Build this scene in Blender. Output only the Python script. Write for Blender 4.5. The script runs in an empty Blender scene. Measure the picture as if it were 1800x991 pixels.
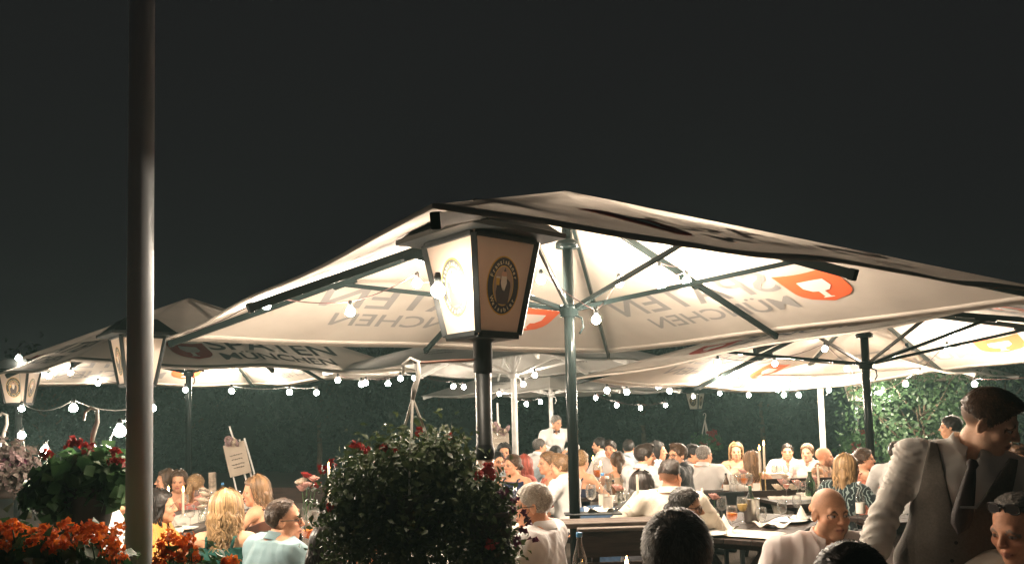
import bpy, math, random
import numpy as np
from mathutils import Vector, Matrix
R = math.radians
SC = bpy.context.scene
COL = SC.collection
random.seed(7)
RNG = np.random.default_rng(7)

# ------------------------------------------------------------------ camera, night sky, exposure
F_PX, PIT, ROL, SHY, EYE = 1405.6, .0643, .0235, 144.67, 1.70
cd = bpy.data.cameras.new('camera'); cam = bpy.data.objects.new('camera', cd); COL.objects.link(cam)
cd.sensor_width = 36; cd.lens = F_PX / 1800 * 36; cd.shift_y = SHY / 1800; cd.clip_end = 400; cd.clip_start = .05
_s, _c = math.sin(PIT), math.cos(PIT)
_r0, _u0, FWD = Vector((1, 0, 0)), Vector((0, -_s, _c)), Vector((0, _c, _s))
RIGHT = _r0 * math.cos(ROL) - _u0 * math.sin(ROL)
UP = _r0 * math.sin(ROL) + _u0 * math.cos(ROL)
EYEP = Vector((0, 0, EYE))
cam.matrix_world = Matrix(((RIGHT.x, UP.x, -FWD.x, 0), (RIGHT.y, UP.y, -FWD.y, 0), (RIGHT.z, UP.z, -FWD.z, EYE), (0, 0, 0, 1)))
SC.camera = cam
W = bpy.data.worlds.new('World'); SC.world = W; W.use_nodes = True
bg = W.node_tree.nodes['Background']; bg.inputs[0].default_value = (.97, .99, 1.0, 1); bg.inputs[1].default_value = .0047
SC.view_settings.view_transform = 'Standard'; SC.view_settings.look = 'None'; SC.view_settings.exposure = 1.35
SC.cycles.use_denoising = True; SC.cycles.max_bounces = 6; SC.cycles.diffuse_bounces = 3; SC.cycles.glossy_bounces = 3
SC.cycles.transmission_bounces = 4; SC.cycles.transparent_max_bounces = 12
SC.cycles.sample_clamp_indirect = 4; SC.cycles.sample_clamp_direct = 0; SC.cycles.caustics_reflective = False; SC.cycles.caustics_refractive = False

def ray(px, py):
    """direction of a photo pixel, scaled so that y = 1"""
    d = FWD * F_PX + RIGHT * (px - 900) - UP * (py - 495.5 - SHY)
    return d / d.y
def at(px, py, d):
    return EYEP + ray(px, py) * d
def at_z(px, py, z):
    r = ray(px, py); return EYEP + r * ((z - EYE) / r.z)

# ------------------------------------------------------------------ materials
MATS = {}
def mat(name, col=(.5, .5, .5), rough=.5, metal=0., spec=.5, noise=None, bump=None, emit=None, attr=None, trans=0., sheen=0., alpha=None, stretch=None, coat=0.):
    """noise=(scale, amount[, dark colour]) varies the colour, bump=(scale, strength)"""
    if name in MATS: return MATS[name]
    m = bpy.data.materials.new(name); m.use_nodes = True; MATS[name] = m
    nt = m.node_tree; N = nt.nodes; L = nt.links; b = N['Principled BSDF']; out = N['Material Output']
    b.inputs['Base Color'].default_value = (*col, 1); b.inputs['Roughness'].default_value = rough; b.inputs['Metallic'].default_value = metal
    b.inputs['Specular IOR Level'].default_value = spec
    if sheen: b.inputs['Sheen Weight'].default_value = sheen
    if coat: b.inputs['Coat Weight'].default_value = coat
    src = None
    tc = N.new('ShaderNodeTexCoord'); vec = tc.outputs['Object']
    if stretch:
        mp = N.new('ShaderNodeMapping'); mp.inputs['Scale'].default_value = stretch; L.new(vec, mp.inputs[0]); vec = mp.outputs[0]
    if attr:
        a = N.new('ShaderNodeAttribute'); a.attribute_name = attr; src = a.outputs['Color']
    if noise:
        t = N.new('ShaderNodeTexNoise'); t.inputs['Scale'].default_value = noise[0]; t.inputs['Detail'].default_value = 5; L.new(vec, t.inputs['Vector'])
        mx = N.new('ShaderNodeMix'); mx.data_type = 'RGBA'; mx.blend_type = 'MULTIPLY' if len(noise) < 3 else 'MIX'
        if src: L.new(src, mx.inputs['A'])
        else: mx.inputs['A'].default_value = (*col, 1)
        rp = N.new('ShaderNodeValToRGB'); rp.color_ramp.elements[0].position = .35; rp.color_ramp.elements[1].position = .65
        if len(noise) < 3:
            k = 1 - noise[1]; rp.color_ramp.elements[0].color = (k, k, k, 1); rp.color_ramp.elements[1].color = (1, 1, 1, 1)
            mx.inputs['Factor'].default_value = 1; L.new(t.outputs[0], rp.inputs[0]); L.new(rp.outputs[0], mx.inputs['B'])
        else:
            rp.color_ramp.elements[0].color = (0, 0, 0, 1); rp.color_ramp.elements[1].color = (noise[1],) * 3 + (1,)
            L.new(t.outputs[0], rp.inputs[0]); L.new(rp.outputs[0], mx.inputs['Factor']); mx.inputs['B'].default_value = (*noise[2], 1)
        src = mx.outputs['Result']
    if src: L.new(src, b.inputs['Base Color'])
    if bump:
        t = N.new('ShaderNodeTexNoise'); t.inputs['Scale'].default_value = bump[0]; t.inputs['Detail'].default_value = 6; L.new(vec, t.inputs['Vector'])
        bp = N.new('ShaderNodeBump'); bp.inputs['Strength'].default_value = bump[1]; bp.inputs['Distance'].default_value = .01
        L.new(t.outputs[0], bp.inputs['Height']); L.new(bp.outputs[0], b.inputs['Normal'])
    if emit:
        b.inputs['Emission Color'].default_value = (*emit[0], 1); b.inputs['Emission Strength'].default_value = emit[1]
    if trans:
        tr = N.new('ShaderNodeBsdfTranslucent'); ms = N.new('ShaderNodeMixShader'); ms.inputs[0].default_value = trans
        if src: L.new(src, tr.inputs[0])
        else: tr.inputs[0].default_value = (*col, 1)
        if bump: L.new(bp.outputs[0], tr.inputs['Normal'])
        L.new(b.outputs[0], ms.inputs[1]); L.new(tr.outputs[0], ms.inputs[2]); L.new(ms.outputs[0], out.inputs[0])
    if alpha is not None:   # thin clear glass: mostly see-through, bright at grazing angles
        tp = N.new('ShaderNodeBsdfTransparent'); tp.inputs[0].default_value = (*col, 1); gl = N.new('ShaderNodeBsdfGlossy'); gl.inputs['Roughness'].default_value = .05
        fr = N.new('ShaderNodeLayerWeight'); fr.inputs[0].default_value = .35; ma = N.new('ShaderNodeMath'); ma.operation = 'MULTIPLY_ADD'
        ma.inputs[1].default_value = .55; ma.inputs[2].default_value = alpha; L.new(fr.outputs['Facing'], ma.inputs[0])
        df = N.new('ShaderNodeBsdfDiffuse'); df.inputs[0].default_value = (.8, .8, .78, 1); m2 = N.new('ShaderNodeMixShader'); m2.inputs[0].default_value = .25
        L.new(gl.outputs[0], m2.inputs[1]); L.new(df.outputs[0], m2.inputs[2])
        ms = N.new('ShaderNodeMixShader'); L.new(ma.outputs[0], ms.inputs[0]); L.new(tp.outputs[0], ms.inputs[1]); L.new(m2.outputs[0], ms.inputs[2]); L.new(ms.outputs[0], out.inputs[0])
    return m

BULB = (1.0, .80, .60)
M_canvas = mat('canvas', (.54, .48, .42), .85, spec=.2, noise=(3, .10), bump=(160, .12), trans=.20)
M_canvas_grey = mat('canvas grey', (.52, .50, .47), .85, spec=.2, noise=(3, .10), bump=(160, .12), trans=.14)
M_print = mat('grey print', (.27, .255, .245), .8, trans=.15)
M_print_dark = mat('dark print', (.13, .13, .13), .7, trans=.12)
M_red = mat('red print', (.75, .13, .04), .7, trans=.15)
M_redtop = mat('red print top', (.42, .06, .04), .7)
M_white_print = mat('white print', (.82, .76, .68), .8, trans=.2)
M_iron = mat('dark green painted metal', (.009, .013, .013), .20, spec=.10)
M_black = mat('black painted metal', (.016, .019, .019), .42, spec=.3, noise=(18, .4), bump=(60, .08))
M_white_metal = mat('white painted metal', (.72, .71, .68), .4, noise=(9, .15))
M_flag = mat('flagpole metal', (.74, .78, .82), .42, metal=.1, noise=(2.5, .2), stretch=(1, 1, .2), bump=(30, .05))
M_pane = mat('milky pane', (.82, .70, .60), .35, trans=.52, noise=(2.5, .12))
M_wood = mat('dark wood', (.034, .020, .015), .65, spec=.25, noise=(6, .5), bump=(30, .25), stretch=(1, 9, 9))
M_woodx = mat('table wood', (.11, .08, .062), .6, noise=(6, .45), bump=(30, .2), stretch=(1, 9, 9))
M_bulb = mat('lit bulb', (1, .9, .8), emit=((1.0, .84, .665), 1000.))
M_bulb_dim = mat('lit bulb dim', (1, .9, .8), emit=((1.0, .84, .665), 230.))
M_bulb_mid = mat('lit bulb mid', (1, .9, .8), emit=((1.0, .84, .665), 800.))
M_bulb_far = mat('lit bulb far', (1, .9, .8), emit=((1.0, .86, .70), 96.))
M_flame = mat('flame', (1, .6, .2), emit=((1, .42, .10), 42.))
M_cable = mat('cable', (.05, .02, .018), .5)
M_cablew = mat('pale cable', (.52, .50, .47), .5)
M_wax = mat('candle wax', (.80, .72, .60), .5, trans=.3)
M_linen = mat('linen', (.74, .68, .58), .9, bump=(300, .2), noise=(5, .1), sheen=.2)
M_china = mat('china', (.80, .78, .74), .2)
M_glass = mat('clear glass', (.97, .97, .96), alpha=.05)
M_green_glass = mat('green glass', (.06, .34, .09), .08, alpha=.10)
M_steel = mat('brushed steel', (.62, .60, .57), .28, metal=1., bump=(50, .1), stretch=(1, 1, .02))
M_orange = mat('orange drink', (.85, .28, .02), .2, trans=.4)
M_wine = mat('white wine', (.80, .62, .22), .2, trans=.5)
M_water = mat('label blue', (.20, .52, .66), .5)
M_brown_glass = mat('brown glass', (.06, .03, .015), .12)
M_blue_cap = mat('blue cap', (.06, .25, .50), .4)
M_paper = mat('paper', (.75, .70, .62), .8)
M_board = mat('sign board', (.42, .35, .28), .8, noise=(8, .15))
M_ink = mat('ink', (.10, .09, .08), .7)
M_rose = mat('pink rose', (.78, .46, .40), .7, trans=.2, noise=(60, .2))
M_cream = mat('cream rose', (.80, .68, .55), .7, trans=.2, noise=(60, .2))
M_ger = mat('orange geranium', (.92, .22, .03), .6, trans=.42, noise=(70, .35))
M_gerred = mat('red geranium', (.34, .022, .020), .6, trans=.2, noise=(70, .35))
M_purple = mat('purple petunia', (.10, .02, .05), .6, trans=.2, noise=(70, .3))
M_pinkpale = mat('pale petunia', (.44, .30, .30), .7, trans=.25, noise=(60, .4))
def leafmat(name, a, b, tr=.22):
    m = mat(name, a, .45, spec=.4, noise=(14, .9, b), trans=tr); return m
M_leaf = leafmat('basket leaf', (.032, .055, .020), (.080, .105, .040))
M_ger_leaf = leafmat('geranium leaf', (.035, .095, .035), (.08, .17, .06))
M_hedge = leafmat('hedge leaf', (.055, .10, .08), (.03, .05, .042), .3)
M_shrub = leafmat('shrub leaf', (.055, .11, .045), (.035, .075, .04), .3)
M_bark = mat('bark', (.16, .12, .08), .9, noise=(12, .5), bump=(20, .8))
M_birch = mat('birch bark', (.46, .36, .27), .8, noise=(9, .9, (.05, .04, .03)), stretch=(1, 1, 2))
M_pot = mat('dark pot', (.035, .025, .02), .5, noise=(10, .4))
M_potw = mat('white pot', (.7, .68, .64), .5)
M_plastic = mat('white hanger', (.66, .62, .56), .4)
M_gravel = mat('gravel', (.17, .135, .105), .95, noise=(60, .75), bump=(45, 1.))
M_skin = mat('skin', rough=.55, attr='col', noise=(90, .10), bump=(260, .16), spec=.32)
M_skin.node_tree.nodes['Principled BSDF'].inputs['Subsurface Weight'].default_value = 0.0
M_hair = mat('hair', rough=.42, attr='col', spec=.45)
M_specs = mat('glasses frame', (.025, .018, .015), .3)
M_lens = mat('dark lens', (.02, .02, .022), .06, spec=.9)

# ------------------------------------------------------------------ mesh helpers
def link(name, me, parent=None, loc=None):
    o = bpy.data.objects.new(name, me); COL.objects.link(o)
    if parent: o.parent = parent
    if loc is not None: o.location = loc
    return o
def tag(o, label=None, cat=None, group=None, kind=None):
    if label: o['label'] = label
    if cat: o['category'] = cat
    if group: o['group'] = group
    if kind: o['kind'] = kind
    return o
def empty(name, loc, rz=0., label=None, cat=None, group=None):
    o = bpy.data.objects.new(name, None); COL.objects.link(o); o.location = loc; o.rotation_euler.z = rz; o.empty_display_size = .1
    return tag(o, label, cat, group)
class MB:
    """collects vertices and faces for ONE mesh object"""
    def __init__(s): s.v = []; s.f = []; s.mi = []; s.cur = 0
    def add(s, vs, fs):
        n = len(s.v); s.v += [tuple(v) for v in vs]; s.f += [tuple(i + n for i in f) for f in fs]; s.mi += [s.cur] * len(fs)
    def box(s, c, size, rot=None, bev=0.):
        x, y, z = (k / 2 for k in size); c = Vector(c)
        if not bev:
            vs = [Vector((a * x, b * y, d * z)) for a in (-1, 1) for b in (-1, 1) for d in (-1, 1)]
            fs = [(0, 1, 3, 2), (4, 6, 7, 5), (0, 4, 5, 1), (2, 3, 7, 6), (0, 2, 6, 4), (1, 5, 7, 3)]
        else:
            vs = []; e = bev
            for d, k in ((-z, e), (-z + e, 0), (z - e, 0), (z, e)):
                for a, b in ((-1, -1), (1, -1), (1, 1), (-1, 1)): vs.append(Vector((a * (x - k), b * (y - k), d)))
            fs = [(3, 2, 1, 0), (12, 13, 14, 15)]
            for q in range(3):
                for i in range(4): fs.append((q * 4 + i, q * 4 + (i + 1) % 4, q * 4 + 4 + (i + 1) % 4, q * 4 + 4 + i))
        if rot is not None: vs = [rot @ v for v in vs]
        s.add([v + c for v in vs], fs)
    def tube(s, pts, r, n=8, caps=True):
        pts = [Vector(p) for p in pts]; rs = r if isinstance(r, (list, tuple)) else [r] * len(pts)
        vs = []; fs = []; prev = None
        for i, p in enumerate(pts):
            t = (pts[min(i + 1, len(pts) - 1)] - pts[max(i - 1, 0)]).normalized()
            if prev is None: u = t.orthogonal().normalized()
            else:
                u = prev - t * prev.dot(t); u = u.normalized() if u.length > 1e-6 else t.orthogonal().normalized()
            prev = u; w = t.cross(u)
            for k in range(n):
                a = 2 * math.pi * k / n; vs.append(p + (u * math.cos(a) + w * math.sin(a)) * rs[i])
        for i in range(len(pts) - 1):
            for k in range(n):
                k2 = (k + 1) % n; fs.append((i * n + k, i * n + k2, i * n + n + k2, i * n + n + k))
        if caps: fs += [tuple(range(n))[::-1], tuple(range((len(pts) - 1) * n, len(pts) * n))]
        s.add(vs, fs)
    def lathe(s, prof, n=16, c=(0, 0, 0)):
        c = Vector(c); vs = []; fs = []
        for r_, z in prof:
            for k in range(n):
                a = 2 * math.pi * k / n; vs.append(c + Vector((r_ * math.cos(a), r_ * math.sin(a), z)))
        for i in range(len(prof) - 1):
            for k in range(n):
                k2 = (k + 1) % n; fs.append((i * n + k, i * n + k2, i * n + n + k2, i * n + n + k))
        s.add(vs, fs)
    def build(s, name, m, parent=None, smooth=False, loc=None):
        me = bpy.data.meshes.new(name); me.from_pydata([tuple(v) for v in s.v], [], s.f); me.update()
        for q in (m if isinstance(m, (list, tuple)) else [m]): me.materials.append(q)
        if any(s.mi): me.polygons.foreach_set('material_index', s.mi)
        if smooth: me.polygons.foreach_set('use_smooth', [True] * len(me.polygons))
        return link(name, me, parent, loc)
def np_mesh(name, V, Fq, m, parent=None, col=None, smooth=True, loc=None):
    me = bpy.data.meshes.new(name); V = np.asarray(V, np.float32); Fq = np.asarray(Fq, np.int32); k = Fq.shape[1]
    me.vertices.add(len(V)); me.vertices.foreach_set('co', V.ravel())
    me.loops.add(Fq.size); me.loops.foreach_set('vertex_index', Fq.ravel())
    me.polygons.add(len(Fq)); me.polygons.foreach_set('loop_start', np.arange(0, Fq.size, k, dtype=np.int32))
    me.update(calc_edges=True); me.validate()
    if col is not None and len(me.vertices) == len(V):
        a = me.color_attributes.new('col', 'FLOAT_COLOR', 'POINT'); a.data.foreach_set('color', np.c_[col, np.ones(len(V))].astype(np.float32).ravel())
    if smooth: me.polygons.foreach_set('use_smooth', np.ones(len(me.polygons), bool))
    me.materials.append(m)
    return link(name, me, parent, loc)
def copy_tree(o, parent=None):
    c = o.copy(); COL.objects.link(c)
    if parent: c.parent = parent
    for ch in list(o.children): copy_tree(ch, c)
    return c
_txt = {}
def text_mesh(s, size):
    """flat lettering as (verts, faces), centred on x, baseline at 0"""
    if (s, size) in _txt: return _txt[s, size]
    cu = bpy.data.curves.new('t', 'FONT'); cu.body = s; cu.size = size; cu.align_x = 'CENTER'; cu.resolution_u = 3; cu.offset = size * .012
    o = bpy.data.objects.new('t', cu); COL.objects.link(o); bpy.context.view_layer.update()
    me = o.to_mesh(); r = ([tuple(v.co) for v in me.vertices], [tuple(p.vertices) for p in me.polygons])
    o.to_mesh_clear(); bpy.data.objects.remove(o); _txt[s, size] = r
    return r

# ------------------------------------------------------------------ umbrellas
class Canopy:
    def __init__(s, cx, cy, a, th, ze, zp, sag=.05, fold=0., gx=0., gy=0.):
        s.gx, s.gy = gx, gy; s.cx, s.cy, s.a, s.th, s.ze, s.zp, s.sag, s.fold = cx, cy, a, th, ze, zp, sag, fold
        s.n = []
        for k in range(4):
            q = th + math.pi / 4 + k * math.pi / 2
            s.n.append((math.cos(q), math.sin(q)))
    def point(s, k, u, t, lift=0.):
        """panel k, u 0 (peak) .. 1 (edge), t -1 .. 1 across; local to the pole foot"""
        n = s.n[k]; T = (-n[1], n[0]); r_ = u * s.a
        edge = 1 - .006 * math.sin(math.pi * abs(t)) ** 2 * u
        z = s.ze + (s.zp - s.ze) * (1 - u) - s.sag * u * math.sin(math.pi * abs(t)) ** 2 * (.5 + .5 * u)
        if s.fold and u > 0:
            z += s.fold * (1 if k == 3 else .12) * u * (1.15 - u) * (math.sin(9 * t + 5 * u + k) + .6 * math.sin(17 * t - 9 * u + 2 * k)) * (1 - abs(t) ** 6)
        X, Y = n[0] * r_ * edge + T[0] * t * r_, n[1] * r_ * edge + T[1] * t * r_
        return Vector((X, Y, z + lift + s.gx * X + s.gy * Y))
    def z_at(s, x, y):
        x -= s.cx; y -= s.cy
        u = max(n[0] * x + n[1] * y for n in s.n) / s.a
        return (s.ze + (s.zp - s.ze) * (1 - u) + s.gx * x + s.gy * y, u)
    def hit(s, px, py, drop):
        """where the sight line of a photo pixel meets the canopy lowered by drop"""
        r_ = ray(px, py); prev = None; y = 1.5
        while y < 22:
            p = EYEP + r_ * y; z, u = s.z_at(p.x, p.y)
            if u < 1.15:
                g = p.z - (z - drop)
                if prev is not None and prev < 0 <= g: return p
                prev = g
            y += .02
        return None

def umbrella(C, label, metal, canvas, words, emblem, r_pole, group, shift=0., strut_z=None, bare=False):
    root = empty('umbrella', (C.cx, C.cy, 0), 0, label, 'umbrella', group)
    zr = strut_z if strut_z else C.zp - 1.0
    m = MB(); m.tube([(0, 0, .06), (0, 0, C.zp - .04)], r_pole, 16); m.build('pole', metal, root, True)
    m = MB(); m.box((0, 0, .04), (.9, .9, .08), bev=.01); m.build('base_plate', M_black, root)
    m = MB(); m.lathe([(r_pole + .001, zr - .06), (r_pole + .03, zr - .05), (r_pole + .03, zr - .01), (r_pole + .055, zr), (r_pole + .055, zr + .025), (r_pole + .001, zr + .04)], 16); m.build('runner', metal, root, True)
    zh = C.zp - .42 if not bare else C.zp - .25
    m = MB(); m.lathe([(r_pole + .001, zh - .03), (r_pole + .05, zh - .02), (r_pole + .05, zh + .02), (r_pole + .001, zh + .05)], 16); m.build('hub', metal, root, True)
    m = MB(); m.tube([(r_pole, -.03, zr - .05), (r_pole + .05, -.04, zr - .07), (r_pole + .06, -.04, zr - .14), (r_pole + .03, -.04, zr - .19)], .008, 6); m.build('crank_handle', metal, root, True)
    ang = [(C.th + k * math.pi / 4, k % 2) for k in range(8)]
    for q, mid in ang:
        L = C.a * (1 if mid else 2 ** .5); d = Vector((math.cos(q), math.sin(q), 0)); w = Vector((-d.y, d.x, 0))
        rise = (C.zp - C.ze); top = Vector((0, 0, C.zp - .10)) + d * .10; end = d * (L - .04) + Vector((0, 0, C.ze - .045 + (C.gx * d.x + C.gy * d.y) * L))
        ax = (end - top).normalized(); nn = ax.cross(w).normalized()
        rot = Matrix((ax, w, nn)).transposed()
        m = MB(); m.box((top + end) / 2, ((end - top).length, .030, .052), rot, .004)
        m.box(end - ax * .012, (.035, .036, .060), rot, .004)
        m.build('rib', metal, root)
        p = top.lerp(end, .52) - Vector((0, 0, .035)); s0 = d * (r_pole + .05) + Vector((0, 0, zr + .012))
        ax2 = (p - s0).normalized(); rot2 = Matrix((ax2, w, ax2.cross(w))).transposed()
        m = MB(); m.box((p + s0) / 2, ((p - s0).length, .022, .034), rot2, .003); m.build('strut', metal, root)
        br = MB(); br.box(p + Vector((0, 0, .012)), (.20, .042, .05), rot, .006); br.build('rib_bracket', metal, root)
    G = 30
    for k in range(4):
        vs = []; fs = []
        for i in range(G + 1):
            for j in range(G + 1): vs.append(C.point(k, max(i / G, .012), j / G * 2 - 1))
        for i in range(G):
            for j in range(G):
                a = i * (G + 1) + j; fs.append((a, a + 1, a + G + 2, a + G + 1))
        hem = len(vs)            # a turned-down hem gives the edge its thickness
        for j in range(G + 1): vs.append(C.point(k, 1.0, j / G * 2 - 1, -.012) * 1.0)
        for j in range(G): fs.append((G * (G + 1) + j, G * (G + 1) + j + 1, hem + j + 1, hem + j))
        m = MB(); m.add(vs, fs); pan = m.build('canopy_panel', canvas, root, True)
        def place(verts, faces, ox, oy, name, mt, lift, parent):
            q = []
            for x, y, *_ in verts:
                u = (C.a * .725 - (y + oy) * .92) / C.a; u = min(max(u, .05), .995)
                q.append(C.point(k, u, max(-1, min(1, (x + ox) / (u * C.a))), lift))
            b = MB(); b.add(q, faces); return b.build(name, mt, parent)
        hv = []; hf = []
        for j in range(G + 1):
            for uu, lf in ((.999, .0035), (.999, -.0145), (.966, -.0045), (.966, .0025)): hv.append(C.point(k, uu, j / G * 2 - 1, lf))
        for j in range(G):
            for q in range(4): hf.append((j * 4 + q, j * 4 + (q + 1) % 4, j * 4 + 4 + (q + 1) % 4, j * 4 + 4 + q))
        b = MB(); b.add(hv, hf); b.build('hem', canvas, pan, True)
        sc = C.a / 2.42
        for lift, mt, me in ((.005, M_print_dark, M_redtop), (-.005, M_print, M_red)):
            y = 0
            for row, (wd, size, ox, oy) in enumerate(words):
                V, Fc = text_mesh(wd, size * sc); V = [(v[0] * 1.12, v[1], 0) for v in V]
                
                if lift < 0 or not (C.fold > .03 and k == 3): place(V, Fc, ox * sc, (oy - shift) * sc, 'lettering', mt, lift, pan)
            if emblem:
                # shield, subdivided so that it follows the cloth
                sv = []; sf = []; nx, ny = 8, 8; w_, h_ = .255 * sc, .47 * sc
                for i in range(ny + 1):
                    f = i / ny
                    wd = w_ * (1 if f < .5 else max(0, 1 - ((f - .5) / .5) ** 2.6) ** .62 * .97 + .03)
                    for j in range(nx + 1): sv.append(((j / nx * 2 - 1) * wd, h_ / 2 - f * h_ + (.03 * sc * abs(j / nx * 2 - 1) ** 2 if f == 0 else 0)))
                for i in range(ny):
                    for j in range(nx):
                        a = i * (nx + 1) + j; sf.append((a, a + nx + 1, a + nx + 2, a + 1))
                place(sv, sf, -.88 * sc, (-.05 - shift) * sc, 'emblem', me, lift, pan)
                sp = [(-.155, .16), (-.05, .165), (.05, .165), (.155, .16), (.165, .02), (.10, -.06), (.035, -.07), (.035, -.19), (.065, -.20), (.065, -.215), (-.065, -.215), (-.065, -.20), (-.035, -.19), (-.035, -.07), (-.10, -.06), (-.165, .02)]
                place([(x * sc, y * sc) for x, y in [(a * .76, b * .76) for a, b in sp]], [(0, 15, 14, 13, 6, 5, 4, 3, 2, 1), (13, 12, 7, 6), (12, 11, 10, 9, 8, 7)], -.88 * sc, (-.05 - shift) * sc, 'emblem', M_white_print, lift * 1.9, pan)
    return root

W1 = [('SPATEN', .50, .38, .0), ('MÜNCHEN', .31, .30, -.32)]
W2 = [('Franziskaner', .22, 0, .0), ('Weissbier', .15, 0, -.2)]
C_main = Canopy(.4404, 6.0, 2.419, -.2052, 2.415, 3.40, .014, .034)
C_B = Canopy(4.088, 9.231, 2.406, -.0504, 2.246, 2.95, .04, .012, .0349, -.0775)
C_A = Canopy(-4.76, 11.75, 2.386, .0367, 2.392, 3.56, .05, .012)
C_C = Canopy(.02, 11.6, 1.95, .10, 2.40, 3.05, .04)
C_D = Canopy(.72, 15.2, 1.75, -.05, 2.12, 2.80, .04)
C_E = Canopy(5.0, 13.0, 2.30, .0, 2.17, 2.95, .04)
gu = 'canvas umbrellas over the tables'
umbrella(C_main, 'largest near cream umbrella with dark green frame, right behind the big lantern', M_iron, M_canvas, W1, True, .041, gu, strut_z=2.49)
umbrella(C_B, 'cream umbrella on a dark pole behind the bending waiter, second from the right', M_iron, M_canvas, W1, True, .046, gu, strut_z=2.20)
umbrella(C_A, 'cream umbrella on a dark pole at the left, behind the flagpole', M_iron, M_canvas, W1, True, .042, gu, shift=.16, strut_z=2.45)
umbrella(C_C, 'greyish umbrella on a thick white pole behind the big lantern post', M_white_metal, M_canvas_grey, W2, False, .045, gu, strut_z=2.30, bare=True)
umbrella(C_D, 'small greyish umbrella on a thin white pole by the standing waiter with bow tie', M_white_metal, M_canvas_grey, W2, False, .042, gu, strut_z=2.10, bare=True)
umbrella(C_E, 'pale umbrella with white rib tips and white pole, farthest on the right side', M_white_metal, M_canvas, W2, False, .046, gu, strut_z=2.10, bare=True)

# ------------------------------------------------------------------ street lamps
def oval(rx, rz, n=40, a0=0., a1=2 * math.pi): return [(rx * math.cos(a0 + (a1 - a0) * i / n), rz * math.sin(a0 + (a1 - a0) * i / n)) for i in range(n + 1)]
M_ring = mat('logo ring', (.055, .060, .062), .6); M_ringlt = mat('logo cream', (.80, .66, .40), .6); M_robe = mat('logo robe', (.085, .07, .065), .6)
M_face = mat('logo skin', (.62, .36, .24), .6); M_beard = mat('logo beard', (.70, .62, .52), .6); M_gold = mat('logo gold', (.66, .40, .08), .5); M_tan = mat('logo tan', (.40, .28, .20), .6)
def emblem_on_pane(parent, O, X, Z, N, s, detail=True):
    """oval badge with a monk lifting a mug; O centre, X/Z in-plane axes, N outward"""
    def put(name, shapes, m, lift, par):
        b = MB()
        for sh in shapes: b.add([O + X * (x * s) + Z * (z * s) + N * lift for x, z in sh], [tuple(range(len(sh)))])
        return b.build(name, m, par)
    badge = put('emblem', [oval(.090, .126)[:-1]], M_gold, .0022, parent)
    put('ring', [oval(.085, .120)[:-1]], M_ring, .0030, parent)
    put('ring', [oval(.057, .086)[:-1]], M_gold, .0038, parent)
    put('ring', [oval(.054, .082)[:-1]], M_tan, .0046, parent)
    robe = [(-.030, -.078), (.030, -.078), (.036, -.03), (.040, .0), (.036, .018), (.020, .030), (-.012, .030), (-.034, .010), (-.040, -.03)]
    put('figure', [robe], M_robe, .0054, parent)
    put('figure', [oval(.0145, .019)[:-1]], M_face, .0062, parent).data.transform(Matrix.Translation(Z * (.045 * s)))
    put('figure', [[(-.014, .040), (.014, .040), (.017, .012), (.006, -.022), (-.008, -.020), (-.017, .012)]], M_beard, .0068, parent)
    put('figure', [[(-.006, .060), (.010, .060), (.004, .078)]], M_robe, .0072, parent)
    put('mug', [[(-.042, .000), (-.024, .000), (-.024, .030), (-.042, .030)]], M_gold, .0072, parent)
    put('mug', [[(-.044, .030), (-.022, .030), (-.022, .037), (-.044, .037)]], M_beard, .0078, parent)
    if detail:
        for word, top in (('Franziskaner', 1), ('Weissbier', 0)):
            b = MB(); n = len(word)
            for i, ch in enumerate(word):
                q = (i - (n - 1) / 2) / (n - 1)
                a = math.pi / 2 - q * 2.35 if top else -math.pi / 2 + q * 1.9
                c = (.0705 * math.cos(a), .1025 * math.sin(a)); tx = Vector((-.0705 * math.sin(a), .1025 * math.cos(a))).normalized()
                if top: tx = -tx
                ty = Vector((-tx.y, tx.x))
                V, Fc = text_mesh(ch, .026)
                b.add([O + X * ((c[0] + tx.x * x + ty.x * (y - .009)) * s) + Z * ((c[1] + tx.y * x + ty.y * (y - .009)) * s) + N * .0042 for x, y, *_ in V], Fc)
            b.build('lettering', M_ringlt, parent)
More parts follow.
